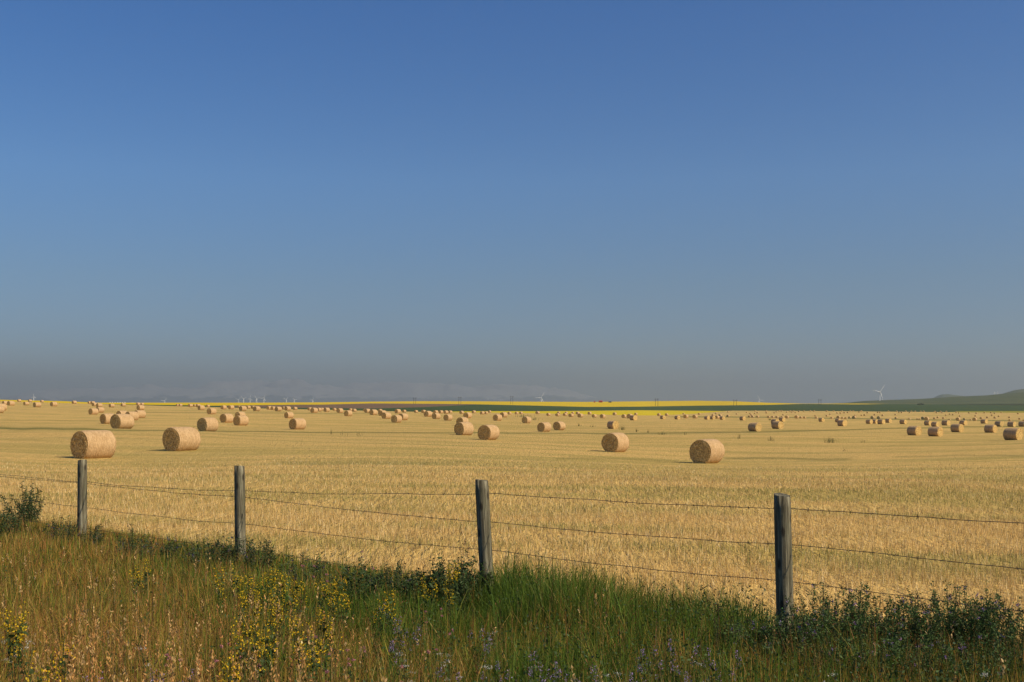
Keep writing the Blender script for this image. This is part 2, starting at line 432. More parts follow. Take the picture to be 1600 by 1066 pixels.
# the same land to the sides and behind the camera
aa = np.linspace(math.atan(0.95), 2 * math.pi - math.atan(0.95), 90)
rr = np.exp(np.linspace(math.log(0.6), math.log(640), 60))
A_, R_ = np.meshgrid(aa, rr)
X2, Y2 = np.sin(A_) * R_, np.cos(A_) * R_
me = tri_mesh('roadside_ground', np.stack([X2, Y2, ground(X2, Y2)], -1).reshape(-1, 3), grid_faces(*X2.shape)[:, ::-1], M['stubble'], None, True,
              attrs=dict(band=np.full(X2.size, 0.5), green=np.zeros(X2.size), verge=sstep(-0.9, -0.1, fence_p(X2, Y2)).ravel()))
tag(link('roadside_ground', me), 'rough ground beside and behind the viewpoint', None, None, 'structure')

# far plain under everything
ra = np.array([0, 400, 1500, 4000, 9000, 18000, 40000.]); an = np.linspace(0, 2 * np.pi, 96, endpoint=False)
V = np.stack([np.outer(ra, np.cos(an)), np.outer(ra, np.sin(an)), np.full((7, 96), -19.0)], -1)
tag(link('plain', tri_mesh('plain', V.reshape(-1, 3), grid_faces(7, 96, True), M['plain'])), None, None, None, 'structure')

# ------------------------------------------------------------------ the far fields: bands rising to a low crest
xs = np.arange(-800, 2401, 10.0)
def curve(pts): return np.interp(xs, [q[0] for q in pts], [q[1] for q in pts])
De = np.interp(xs, EX, ED)
us = (xs - PW / 2) / F
r_e = row_of(De, ground(us * De, De))
r_y2 = curve([(640, 645), (700, 643.3), (750, 642.6), (840, 642.6), (920, 642), (1000, 641.2), (1090, 642), (1145, 642.4), (1150, 644), (1478, 644.6), (1500, 642.7), (1600, 642.4), (2400, 642)])
r_y2 = np.where((xs < 690) | ((xs > 1150) & (xs < 1480)), 999, r_y2); r_y2 = np.minimum(r_y2, r_e)
r_g = curve([(0, 999), (140, 999), (150, 631.3), (230, 632.5), (320, 633.6), (400, 637.1), (500, 637.5), (580, 638.5), (660, 636.4), (750, 632), (840, 634), (920, 636), (1000, 635.5), (1090, 634), (1200, 632.8), (1255, 631.2), (1300, 631.6), (1340, 632), (1382, 631.3), (1440, 632), (1600, 632), (2400, 632)])
r_g = np.minimum(r_g, r_y2)
r_b = curve([(330, 634), (400, 633.2), (470, 632.4), (500, 632.4), (580, 630.5), (660, 631), (740, 631.7), (760, 640)])
r_b = np.where((xs < 340) | (xs > 750), 999, r_b); r_b = np.minimum(r_b, r_g)
r_y = curve([(-800, 624), (0, 624.7), (50, 625.8), (100, 627), (150, 629.3), (230, 629.3), (400, 629.3), (500, 628.8), (580, 627.7), (660, 627), (750, 627.2), (840, 627.8), (920, 628.1), (1000, 627.2), (1090, 626.3), (1150, 627.2), (1200, 629.4), (1255, 630.8), (1300, 630.7), (1340, 630.7), (1382, 631.2), (1400, 640)])
r_y = np.where(xs > 1390, 999, r_y); r_y = np.minimum(r_y, r_b)
rows = [r_e, r_y2, r_g, r_b, r_y]
D = [De]
for a, b in zip(rows[:-1], rows[1:]): D.append(D[-1] + 25 + 125 * np.maximum(a - b, 0))
D_CREST = D[-1]

def band(name, k, mat, label, sel=slice(None)):
    nr = 5; vs = []
    for i in range(nr):
        t = i / (nr - 1); d = D[k] * (1 - t) + D[k + 1] * t; r = rows[k] * (1 - t) + rows[k + 1] * t
        vs.append(np.stack([us * d, d, -(r - H0) * d / F], -1)[sel])
    me = tri_mesh(name, np.array(vs).reshape(-1, 3), grid_faces(nr, vs[0].shape[0]), M[mat], None, True)
    return tag(link(name, me), label, None, None, 'structure')
band('near_canola_field', 0, 'canola_near', 'thin strip of bright yellow canola behind the bales', xs < 1305)
band('mustard_field', 0, 'mustard', 'narrow olive yellow strip beyond the bales at right', xs > 1295)
band('green_crop_field', 1, 'crop', 'dark green crop field beyond the stubble')
band('fallow_field', 2, 'fallow', 'brown ploughed field below the yellow crest')
band('canola_field', 3, 'canola', 'long yellow canola field along the crest')
# back slope of the crest
vs = [np.stack([us * d, d, z], -1) for d, z in ((D_CREST, -(rows[4] - H0) * D_CREST / F), (D_CREST + 150, -(rows[4] - H0) * D_CREST / F - 2.5), (D_CREST + 900, np.full_like(us, -20.0)))]
tag(link('crest_back_slope', tri_mesh('crest_back_slope', np.array(vs).reshape(-1, 3), grid_faces(3, len(xs)), M['plain'], None, True)), None, None, None, 'structure')

# ------------------------------------------------------------------ hills on the right and the mountains in the haze
def ridge(name, mat, pts, d0, d1, base_z, label, rough, seed, xr, step=12, nd=14, cross=2.0):
    hx = np.arange(xr[0], xr[1] + 1, step, dtype=float); hu = (hx - PW / 2) / F
    top = (H0 - np.interp(hx, [q[0] for q in pts], [q[1] for q in pts])) * d1 / F
    vs = []
    for i in range(nd):
        t = i / (nd - 1) * 1.5
        d = d0 + (d1 - d0) * t
        s = math.sin(min(t, 1) * math.pi / 2) ** cross if t <= 1 else math.cos((t - 1) * math.pi)
        n = (fbm(hu * d / rough, np.full_like(hu, d / rough), seed, 5) - 0.5)
        z = base_z + (top - base_z) * s * (1 + 0.35 * n * (0.25 + abs(1 - t)))
        vs.append(np.stack([hu * d, np.full_like(hu, d), z], -1))
    me = tri_mesh(name, np.array(vs).reshape(-1, 3), grid_faces(nd, len(hx)), M[mat], None, True)
    return tag(link(name, me), label, None, None, 'structure')

ridge('prairie_hill', 'hill', [(1270, 632), (1320, 630), (1335, 628.8), (1345, 627.2), (1390, 625.6), (1440, 624), (1500, 620.3), (1540, 618.6), (1570, 615.8), (1600, 613.6), (1700, 608), (1900, 612), (2400, 622)], 2950, 5600, 5.0,
      'low green grey hill rising to the right edge', 900.0, 21, (1270, 2400), 10, 18, 1.15)
ridge('hill_knob', 'hill', [(1530, 622), (1560, 617.5), (1575, 612.8), (1585, 610), (1597, 608.3), (1640, 607), (1720, 612), (1850, 622)], 5200, 7600, -19, 'darker knob behind the green hill', 700.0, 33, (1530, 1850), 5)
ridge('distant_butte', 'hill', [(1452, 626), (1457, 622.5), (1464, 618.6), (1472, 615.9), (1482, 615.7), (1495, 617.4), (1515, 619.6), (1540, 622), (1600, 628)], 9500, 12500, -19, 'small blue hill far off on the right', 3000.0, 41, (1448, 1610), 3)

hx = np.arange(-260, 1010, 4.0); hu = (hx - PW / 2) / F
rm = np.interp(hx, [-260, 0, 40, 60, 120, 200, 260, 330, 430, 520, 600, 680, 760, 830, 880, 920, 960, 1010], [626, 622, 615, 611, 604, 602, 606, 601, 597, 599, 601, 600, 604, 605, 610, 619, 628, 640])
vs = []
for i in range(34):
    t = i / 33.0; d = 34000 + 7600 * t
    rid = 1 - np.abs(2 * fbm(hu * d / 2600.0, np.full_like(hu, d / 1900.0), 55, 6) - 1)
    env = math.sin(min(t * 1.45, 1) * math.pi / 2)
    z = -19 + ((H0 - rm) * 39300 / F + 19) * env * (0.42 + 0.72 * rid ** 1.6)
    if t > 0.85: z = -19 + (z + 19) * (1 - t) / 0.15
    vs.append(np.stack([hu * d, np.full_like(hu, d), z], -1))
tag(link('mountains', tri_mesh('mountains', np.array(vs).reshape(-1, 3), grid_faces(34, len(hx)), M['mountain'], None, True)), 'faint blue mountain range sunk in haze', None, None, 'structure')

# ------------------------------------------------------------------ the hazy air
hv = bpy.data.meshes.new('haze'); bmh = bmesh.new()
bmesh.ops.create_cube(bmh, size=1.0)
for v in bmh.verts: v.co = Vector((v.co.x * 84000, v.co.y * 84000, -21 + (v.co.z + 0.5) * 921))
bmh.to_mesh(hv); bmh.free()
hm = bpy.data.materials.new('haze'); hm.use_nodes = True
hm.node_tree.nodes.clear()
ho = hm.node_tree.nodes.new('ShaderNodeOutputMaterial'); hp = hm.node_tree.nodes.new('ShaderNodeVolumePrincipled')
hp.inputs['Color'].default_value = (0.57, 0.63, 0.662, 1)
hp.inputs['Density'].default_value = 6.0e-5
hp.inputs['Anisotropy'].default_value = 0.35
hm.node_tree.links.new(hp.outputs[0], ho.inputs['Volume'])
hv.materials.append(hm)
tag(link('haze', hv), None, None, None, 'stuff')

# ------------------------------------------------------------------ wind turbines
def far_pt(px, row, d): return Vector(((px - PW / 2) / F * d, d, -(row - H0) * d / F))

def turbine(px, hub_row, base_row, d, blade_px, angles, label, face=0.35, below=3.0):
    hub = far_pt(px, hub_row, d); foot = far_pt(px, base_row, d); foot.z -= below
    k = d / F; L = blade_px * k
    root = empty('wind_turbine', foot)
    tag(root, label, 'wind turbine', 'wind turbines on the skyline')
    H = hub.z - foot.z
    r0 = max(2.0, 0.98 * k); r1 = r0 * 0.62
    b = Bag(); v, f = tube([(0, 0, -2), (0, 0, H * 0.5), (0, 0, H - r1)], [r0, (r0 + r1) / 2, r1], 12); b.add(v, f, (1, 1, 1))
    link('tower', b.mesh('tower', M['white'], True), root)
    # nacelle, long box with rounded end, turned towards the viewer
    rot = Matrix.Rotation(face, 3, 'Z')
    b = Bag(); n = []
    for t, s in ((-0.075, 0.7), (-0.06, 1.0), (0.05, 1.0), (0.11, 0.75)): n.append((0, L * t, 0, s))
    ring = [(-1, -1), (1, -1), (1, 1), (-1, 1)]
    v = []
    for (x, y, z, s) in n:
        for (i, j) in ring: v.append(rot @ Vector((i * r1 * 1.05 * s, y, j * r1 * 1.1 * s)))
    f = list(grid_faces(4, 4, True)) + [[3, 2, 1, 0], [12, 13, 14, 15]]
    b.add([tuple(q) for q in v], np.array(f), (1, 1, 1)); nac = link('nacelle', b.mesh('nacelle', M['white']), root, (0, 0, H))
    hubp = rot @ Vector((0, -L * 0.1, 0))
    b = Bag(); v, f = tube([tuple(rot @ Vector((0, -q * r1, 0))) for q in (0, 0.6, 1.2, 1.7)], [r1 * 0.9, r1 * 0.95, r1 * 0.6, 0.02], 10); b.add(v, f, (1, 1, 1))
    link('rotor_hub', b.mesh('rotor_hub', M['white'], True), root, (hubp.x, hubp.y, H))
    for a in angles:
        b = Bag(); rowsb = []
        for t, ch, tw in ((0.0, 0.05, 0), (0.06, 0.055, 0), (0.2, 0.085, 0.4), (0.5, 0.06, 0.2), (0.8, 0.042, 0.1), (1.0, 0.012, 0.0)):
            c = max(ch * L, 0.66 * k * (1 if t < 0.9 else 0.6))
            prof = [(-0.35 * c, 0), (0, 0.12 * c), (0.65 * c, 0), (0, -0.12 * c)]
            for (px_, py_) in prof:
                q = Vector((t * L, py_ * math.cos(tw) - px_ * math.sin(tw), px_ * math.cos(tw) + py_ * math.sin(tw)))
                rowsb.append(tuple(rot @ (Matrix.Rotation(-a, 3, 'Y') @ q)))
        b.add(rowsb, grid_faces(6, 4, True), (1, 1, 1))
        link('blade', b.mesh('blade', M['white'], True), root, (hubp.x, hubp.y - r1 * 0.4, H))
    return root

turbine(1374.4, 612.3, 629.8, 4300, 13.6, [R(171), R(51), R(-69)], 'tall white wind turbine standing on the green hill at right, nearest of all')
turbine(845.2, 621.6, 629.5, 5600, 9.6, [R(180), R(58), R(-62)], 'white wind turbine behind the yellow crest near the middle')
turbine(1186.2, 625, 632, 6800, 7.6, [R(112), R(-8), R(-128)], 'smaller white wind turbine behind the tapering right end of the yellow field')
turbine(52.5, 620.2, 629, 8500, 4.4, [R(90), R(-30), R(210)], 'tiny white turbine above the yellow strip at far left')
turbine(257, 626.5, 634, 9000, 5.2, [R(50), R(170), R(-70)], 'faint turbine with one blade raised over the left yellow field')
nms = ['%s from left of the eight faint turbines in the haze above the yellow strip' % q for q in ('first', 'second', 'third', 'fourth', 'fifth', 'sixth', 'seventh', 'last')]
for (px, hr, bl), nm in zip(((372.5, 624.6, 4.4), (380.5, 623.2, 5.0), (390.5, 622.6, 5.2), (401, 622.8, 5.2), (412, 622.2, 5.4), (447, 624, 4.6), (460, 625, 4.2), (488, 625, 4.0)), nms):
    a0 = random.uniform(0, 120)
    turbine(px, hr, 634, 11500, bl, [R(a0), R(a0 + 120), R(a0 + 240)], nm)
for px in (1553.6, 1558.6):
    turbine(px, 613.6, 618.5, 6000, 2.4, [R(90), R(-30), R(210)], ('left' if px < 1556 else 'right') + ' one of two tiny turbines on the slope of the right hill', 0.3, 12.0)

# ------------------------------------------------------------------ far farm buildings, silos, poles, dark groves
def gable(name, px, row, d, wpx, hpx, rpx, wall, roof, label, cat, depth=1.4):
    """wall box with a pitched roof; sizes in picture pixels at that distance"""
    k = d / F; p = far_pt(px, row, d); w, h, r = wpx * k / 2, hpx * k, rpx * k; dp = w * depth
    root = empty(name, p); tag(root, label, cat)
    b = Bag()
    b.add([(-w, -dp, -1), (w, -dp, -1), (w, dp, -1), (-w, dp, -1), (-w, -dp, h), (w, -dp, h), (w, dp, h), (-w, dp, h)],
          np.array([[0, 1, 5, 4], [1, 2, 6, 5], [2, 3, 7, 6], [3, 0, 4, 7]]), (1, 1, 1))
    b.add([(w, -dp, h), (w, dp, h), (w, 0, h + r * 0.96)], np.array([[0, 1, 2]]), (1, 1, 1))
    b.add([(-w, dp, h), (-w, -dp, h), (-w, 0, h + r * 0.96)], np.array([[0, 1, 2]]), (1, 1, 1))
    link('wall', b.mesh('wall', wall), root)
    e = w * 1.08; g = dp * 1.12; b = Bag()
    b.add([(-e, -g, h - 0.1 * r), (e, -g, h - 0.1 * r), (e, 0, h + r), (-e, 0, h + r), (e, g, h - 0.1 * r), (-e, g, h - 0.1 * r)], np.array([[0, 1, 2, 3], [3, 2, 4, 5]]), (1, 1, 1))
    link('roof', b.mesh('roof', roof), root)
    b = Bag(); q = w * 0.25
    b.add([(-q, -dp - 0.05, -0.9), (q, -dp - 0.05, -0.9), (q, -dp - 0.05, h * 0.75), (-q, -dp - 0.05, h * 0.75)], np.array([[0, 1, 2, 3]]), (1, 1, 1))
    link('door', b.mesh('door', M['darkroof']), root)
    return root
gable('red_barn', 938.5, 628.3, 2300, 5.2, 1.1, 1.1, M['red'], M['red'], 'larger red barn roof just showing over the yellow crest', 'barn')
gable('red_shed', 929, 628.4, 2300, 2.0, 0.8, 0.6, M['red'], M['red'], 'tiny red shed left of the red barn on the yellow crest', 'shed')
gable('white_building', 207.6, 631.3, 1500, 3.4, 1.5, 0.7, M['white'], M['steel'], 'small white farm building at the end of the row of silos', 'farm building')
gable('white_shed', 1476, 628.8, 3600, 2.2, 1.2, 0.6, M['white'], M['white'], 'leftmost tiny white shed on the right green hill', 'shed')
gable('white_shed', 1498, 628.7, 3600, 2.5, 1.4, 0.7, M['white'], M['white'], 'middle tiny white shed on the right green hill', 'shed')
gable('white_shed', 1582.5, 627.7, 3600, 2.3, 1.3, 0.6, M['white'], M['white'], 'rightmost tiny white shed on the right green hill', 'shed')

def silo(px, row, d, wpx, hpx, label):
    k = d / F; p = far_pt(px, row, d); r = wpx * k / 2; h = hpx * k
    root = empty('grain_silo', p); tag(root, label, 'silo', 'row of far white silos')
    v, f = tube([(0, 0, -1.5), (0, 0, h * 0.4), (0, 0, h * 0.8)], r, 14); link('drum', Bag().add(v, f, (1, 1, 1)).mesh('drum', M['white'], True), root)
    v, f = tube([(0, 0, h * 0.8), (0, 0, h)], [r * 1.05, 0.05], 14); link('cone_roof', Bag().add(v, f, (1, 1, 1)).mesh('cone_roof', M['steel']), root)
names = ['first', 'second', 'third', 'fourth', 'fifth', 'sixth', 'seventh']
for i, px in enumerate((171.7, 175.4, 179.6, 183.8, 187.4, 191.3, 195)):
    silo(px, 630.6, 1500, 1.5, 2.6 - 0.15 * (i % 3), '%s tiny white silo from the left in the far row at left' % names[i])

def hframe(px, top, base, d, label):
    k = d / F; foot = far_pt(px, base, d); H = (base - top) * k
    root = empty('power_pole', foot); tag(root, label, 'power pole', 'far wooden power poles')
    for s in (-1, 1):
        v, f = tube([(s * 2.2, 0, -3), (s * 2.2, 0, H)], [0.30, 0.24], 8); link('leg', Bag().add(v, f, (1, 1, 1)).mesh('leg', M['pole'], True), root)
    v, f = tube([(-4.6, 0.3, H * 0.86), (4.6, 0.3, H * 0.86)], 0.2, 6); link('crossarm', Bag().add(v, f, (1, 1, 1)).mesh('crossarm', M['pole']), root)
    v, f = tube([(-2.2, 0.35, H * 0.55), (2.2, 0.35, H * 0.82)], 0.12, 5); link('brace', Bag().add(v, f, (1, 1, 1)).mesh('brace', M['pole']), root)
for px, tp, bs, d, w in ((648, 621, 630, 2300, 'left of the middle over the brown field'), (718.5, 620, 630, 2300, 'above the third fence post and the yellow crest'),
                         (799.6, 618.5, 629.5, 2300, 'just left of the middle turbine'), (1026, 622.5, 632, 1900, 'standing in the yellow field right of the red barn'),
                         (1148.5, 624.5, 632, 1900, 'standing in the yellow field left of the small turbine'), (1281, 624, 631, 2100, 'beyond the right end of the yellow field')):
    hframe(px, tp, bs, d, 'thin dark two legged power pole ' + w)

# ------------------------------------------------------------------ round straw bales
BR, BL = 0.825, 1.80
STRAW = np.array([[0.62, 0.43, 0.19], [0.50, 0.33, 0.13], [0.68, 0.50, 0.26], [0.38, 0.24, 0.09]])

def bale_meshes(ns, nx, nr, seed, straws):
    g = np.random.default_rng(seed)
    a = np.arange(ns) * 2 * np.pi / ns
    egg = 1 + 0.022 * np.cos(2 * a + g.uniform(0, 6)) + 0.014 * np.cos(3 * a + g.uniform(0, 6))
    def shell(r, t):                                          # a point of the bale: ring radius r, angle index all
        y = r * egg * np.sin(a); z = r * egg * np.cos(a)
        low = -BR * 0.90
        z = np.where(z < low, low + (z - low) * 0.25, z)
        return y, z
    xs_ = np.linspace(-1, 1, nx); V = []
    for x in xs_:
        rr_ = BR * (1 - 0.045 * abs(x) ** 8 - 0.006 * x * x)
        n = (fbm(a * 3 + 50, np.full_like(a, x * 4), seed, 3) - 0.5) * 0.045 + (noise(np.full_like(a, x * 14), a * 1.5, seed + 4) - 0.5) * 0.012
        y, z = shell(rr_, 0); V.append(np.stack([np.full_like(a, x * BL / 2), y * (1 + n), z * (1 + n)], -1))
    wrap = tri_mesh('bale_wrap', np.array(V).reshape(-1, 3), grid_faces(nx, ns, True)[:, ::-1], M['wrap'], None, True)
    ends = []
    for s in (-1, 1):
        V = []; rr_ = np.linspace(1, 0.03, nr)
        for r in rr_:
            dome = 0.055 * (1 - r ** 2.5)
            rough = 1.1 * (fbm(a * 0 + r * 9 + np.cos(a) * 3 * r, np.sin(a) * 5 * r + 9, seed + s + 7, 4) - 0.5) * 0.13 * min(1, (1 - r) * 6)
            spiral = 0.022 * np.sin(r * 40 + a + seed) * min(1, (1 - r) * 6)
            base = V[0] if False else None
            y, z = shell(BR * 0.953 * r, 0)
            V.append(np.stack([s * (BL / 2 + dome + rough + spiral), y, z], -1))
        v = np.array(V).reshape(-1, 3); f = grid_faces(nr, ns, True)
        f = f if s > 0 else f[:, ::-1]
        f = np.concatenate([f[:, [0, 1, 2]], f[:, [0, 2, 3]]])
        last = (nr - 1) * ns
        fan = np.array([[last, last + (i + (1 if s < 0 else 0)), last + (i + (0 if s < 0 else 1))] for i in range(1, ns - 1)])
        f = np.concatenate([f, fan]); idx = np.zeros(len(f), int); c = np.tile(STRAW[0], (len(v), 1))
        if straws:
            q = straws; r = BR * 0.93 * np.sqrt(g.uniform(0.01, 1, q)); t = g.uniform(0, 2 * np.pi, q)
            p = np.stack([np.full(q, s * (BL / 2 + 0.02)), r * np.sin(t), r * np.cos(t)], -1)
            d = np.stack([s * g.uniform(0.05, 0.7, q), np.cos(t) * g.choice([-1, 1], q) + g.normal(0, 0.4, q), -np.sin(t) + g.normal(0, 0.4, q)], -1)
            d /= np.linalg.norm(d, axis=1)[:, None]; L = g.uniform(0.05, 0.19, q)[:, None]
            w = np.cross(d, g.normal(0, 1, (q, 3))); w /= np.linalg.norm(w, axis=1)[:, None]; w *= 0.012
            sv_ = np.stack([p - w, p + w, p + d * L], 1).reshape(-1, 3)
            sf = np.arange(q * 3).reshape(-1, 3) + len(v)
            v = np.concatenate([v, sv_]); f = np.concatenate([f, sf]); idx = np.concatenate([idx, np.ones(q, int)])
            c = np.concatenate([c, np.repeat(STRAW[g.integers(0, 4, q)], 3, 0)])
        ends.append(tri_mesh('straw_end', v, f, [M['end'], M['straw']], c, True, idx))
    return wrap, ends

def join_low(seed):
    w, e = bale_meshes(18, 3, 3, seed, 0)
    b, n, idx = [], 0, []; fs = []
    for k, me in enumerate([w] + e):
        v = np.empty(len(me.vertices) * 3, np.float32); me.vertices.foreach_get('co', v); v = v.reshape(-1, 3)
        for p_ in me.polygons:
            q = list(p_.vertices)
            for i in range(1, len(q) - 1): fs.append((q[0] + n, q[i] + n, q[i + 1] + n)); idx.append(min(k, 1))
        b.append(v); n += len(v)
    for me in [w] + e: bpy.data.meshes.remove(me)
    return tri_mesh('straw_bale', np.concatenate(b), np.array(fs), [M['wrap'], M['end']], None, True, idx)

HI = [bale_meshes(72, 15, 16, s, 420) for s in (101, 102, 103, 104)]
MID = [bale_meshes(36, 7, 8, s, 90) for s in (201, 202, 203)]
LOW = [join_low(s) for s in (301, 302)]

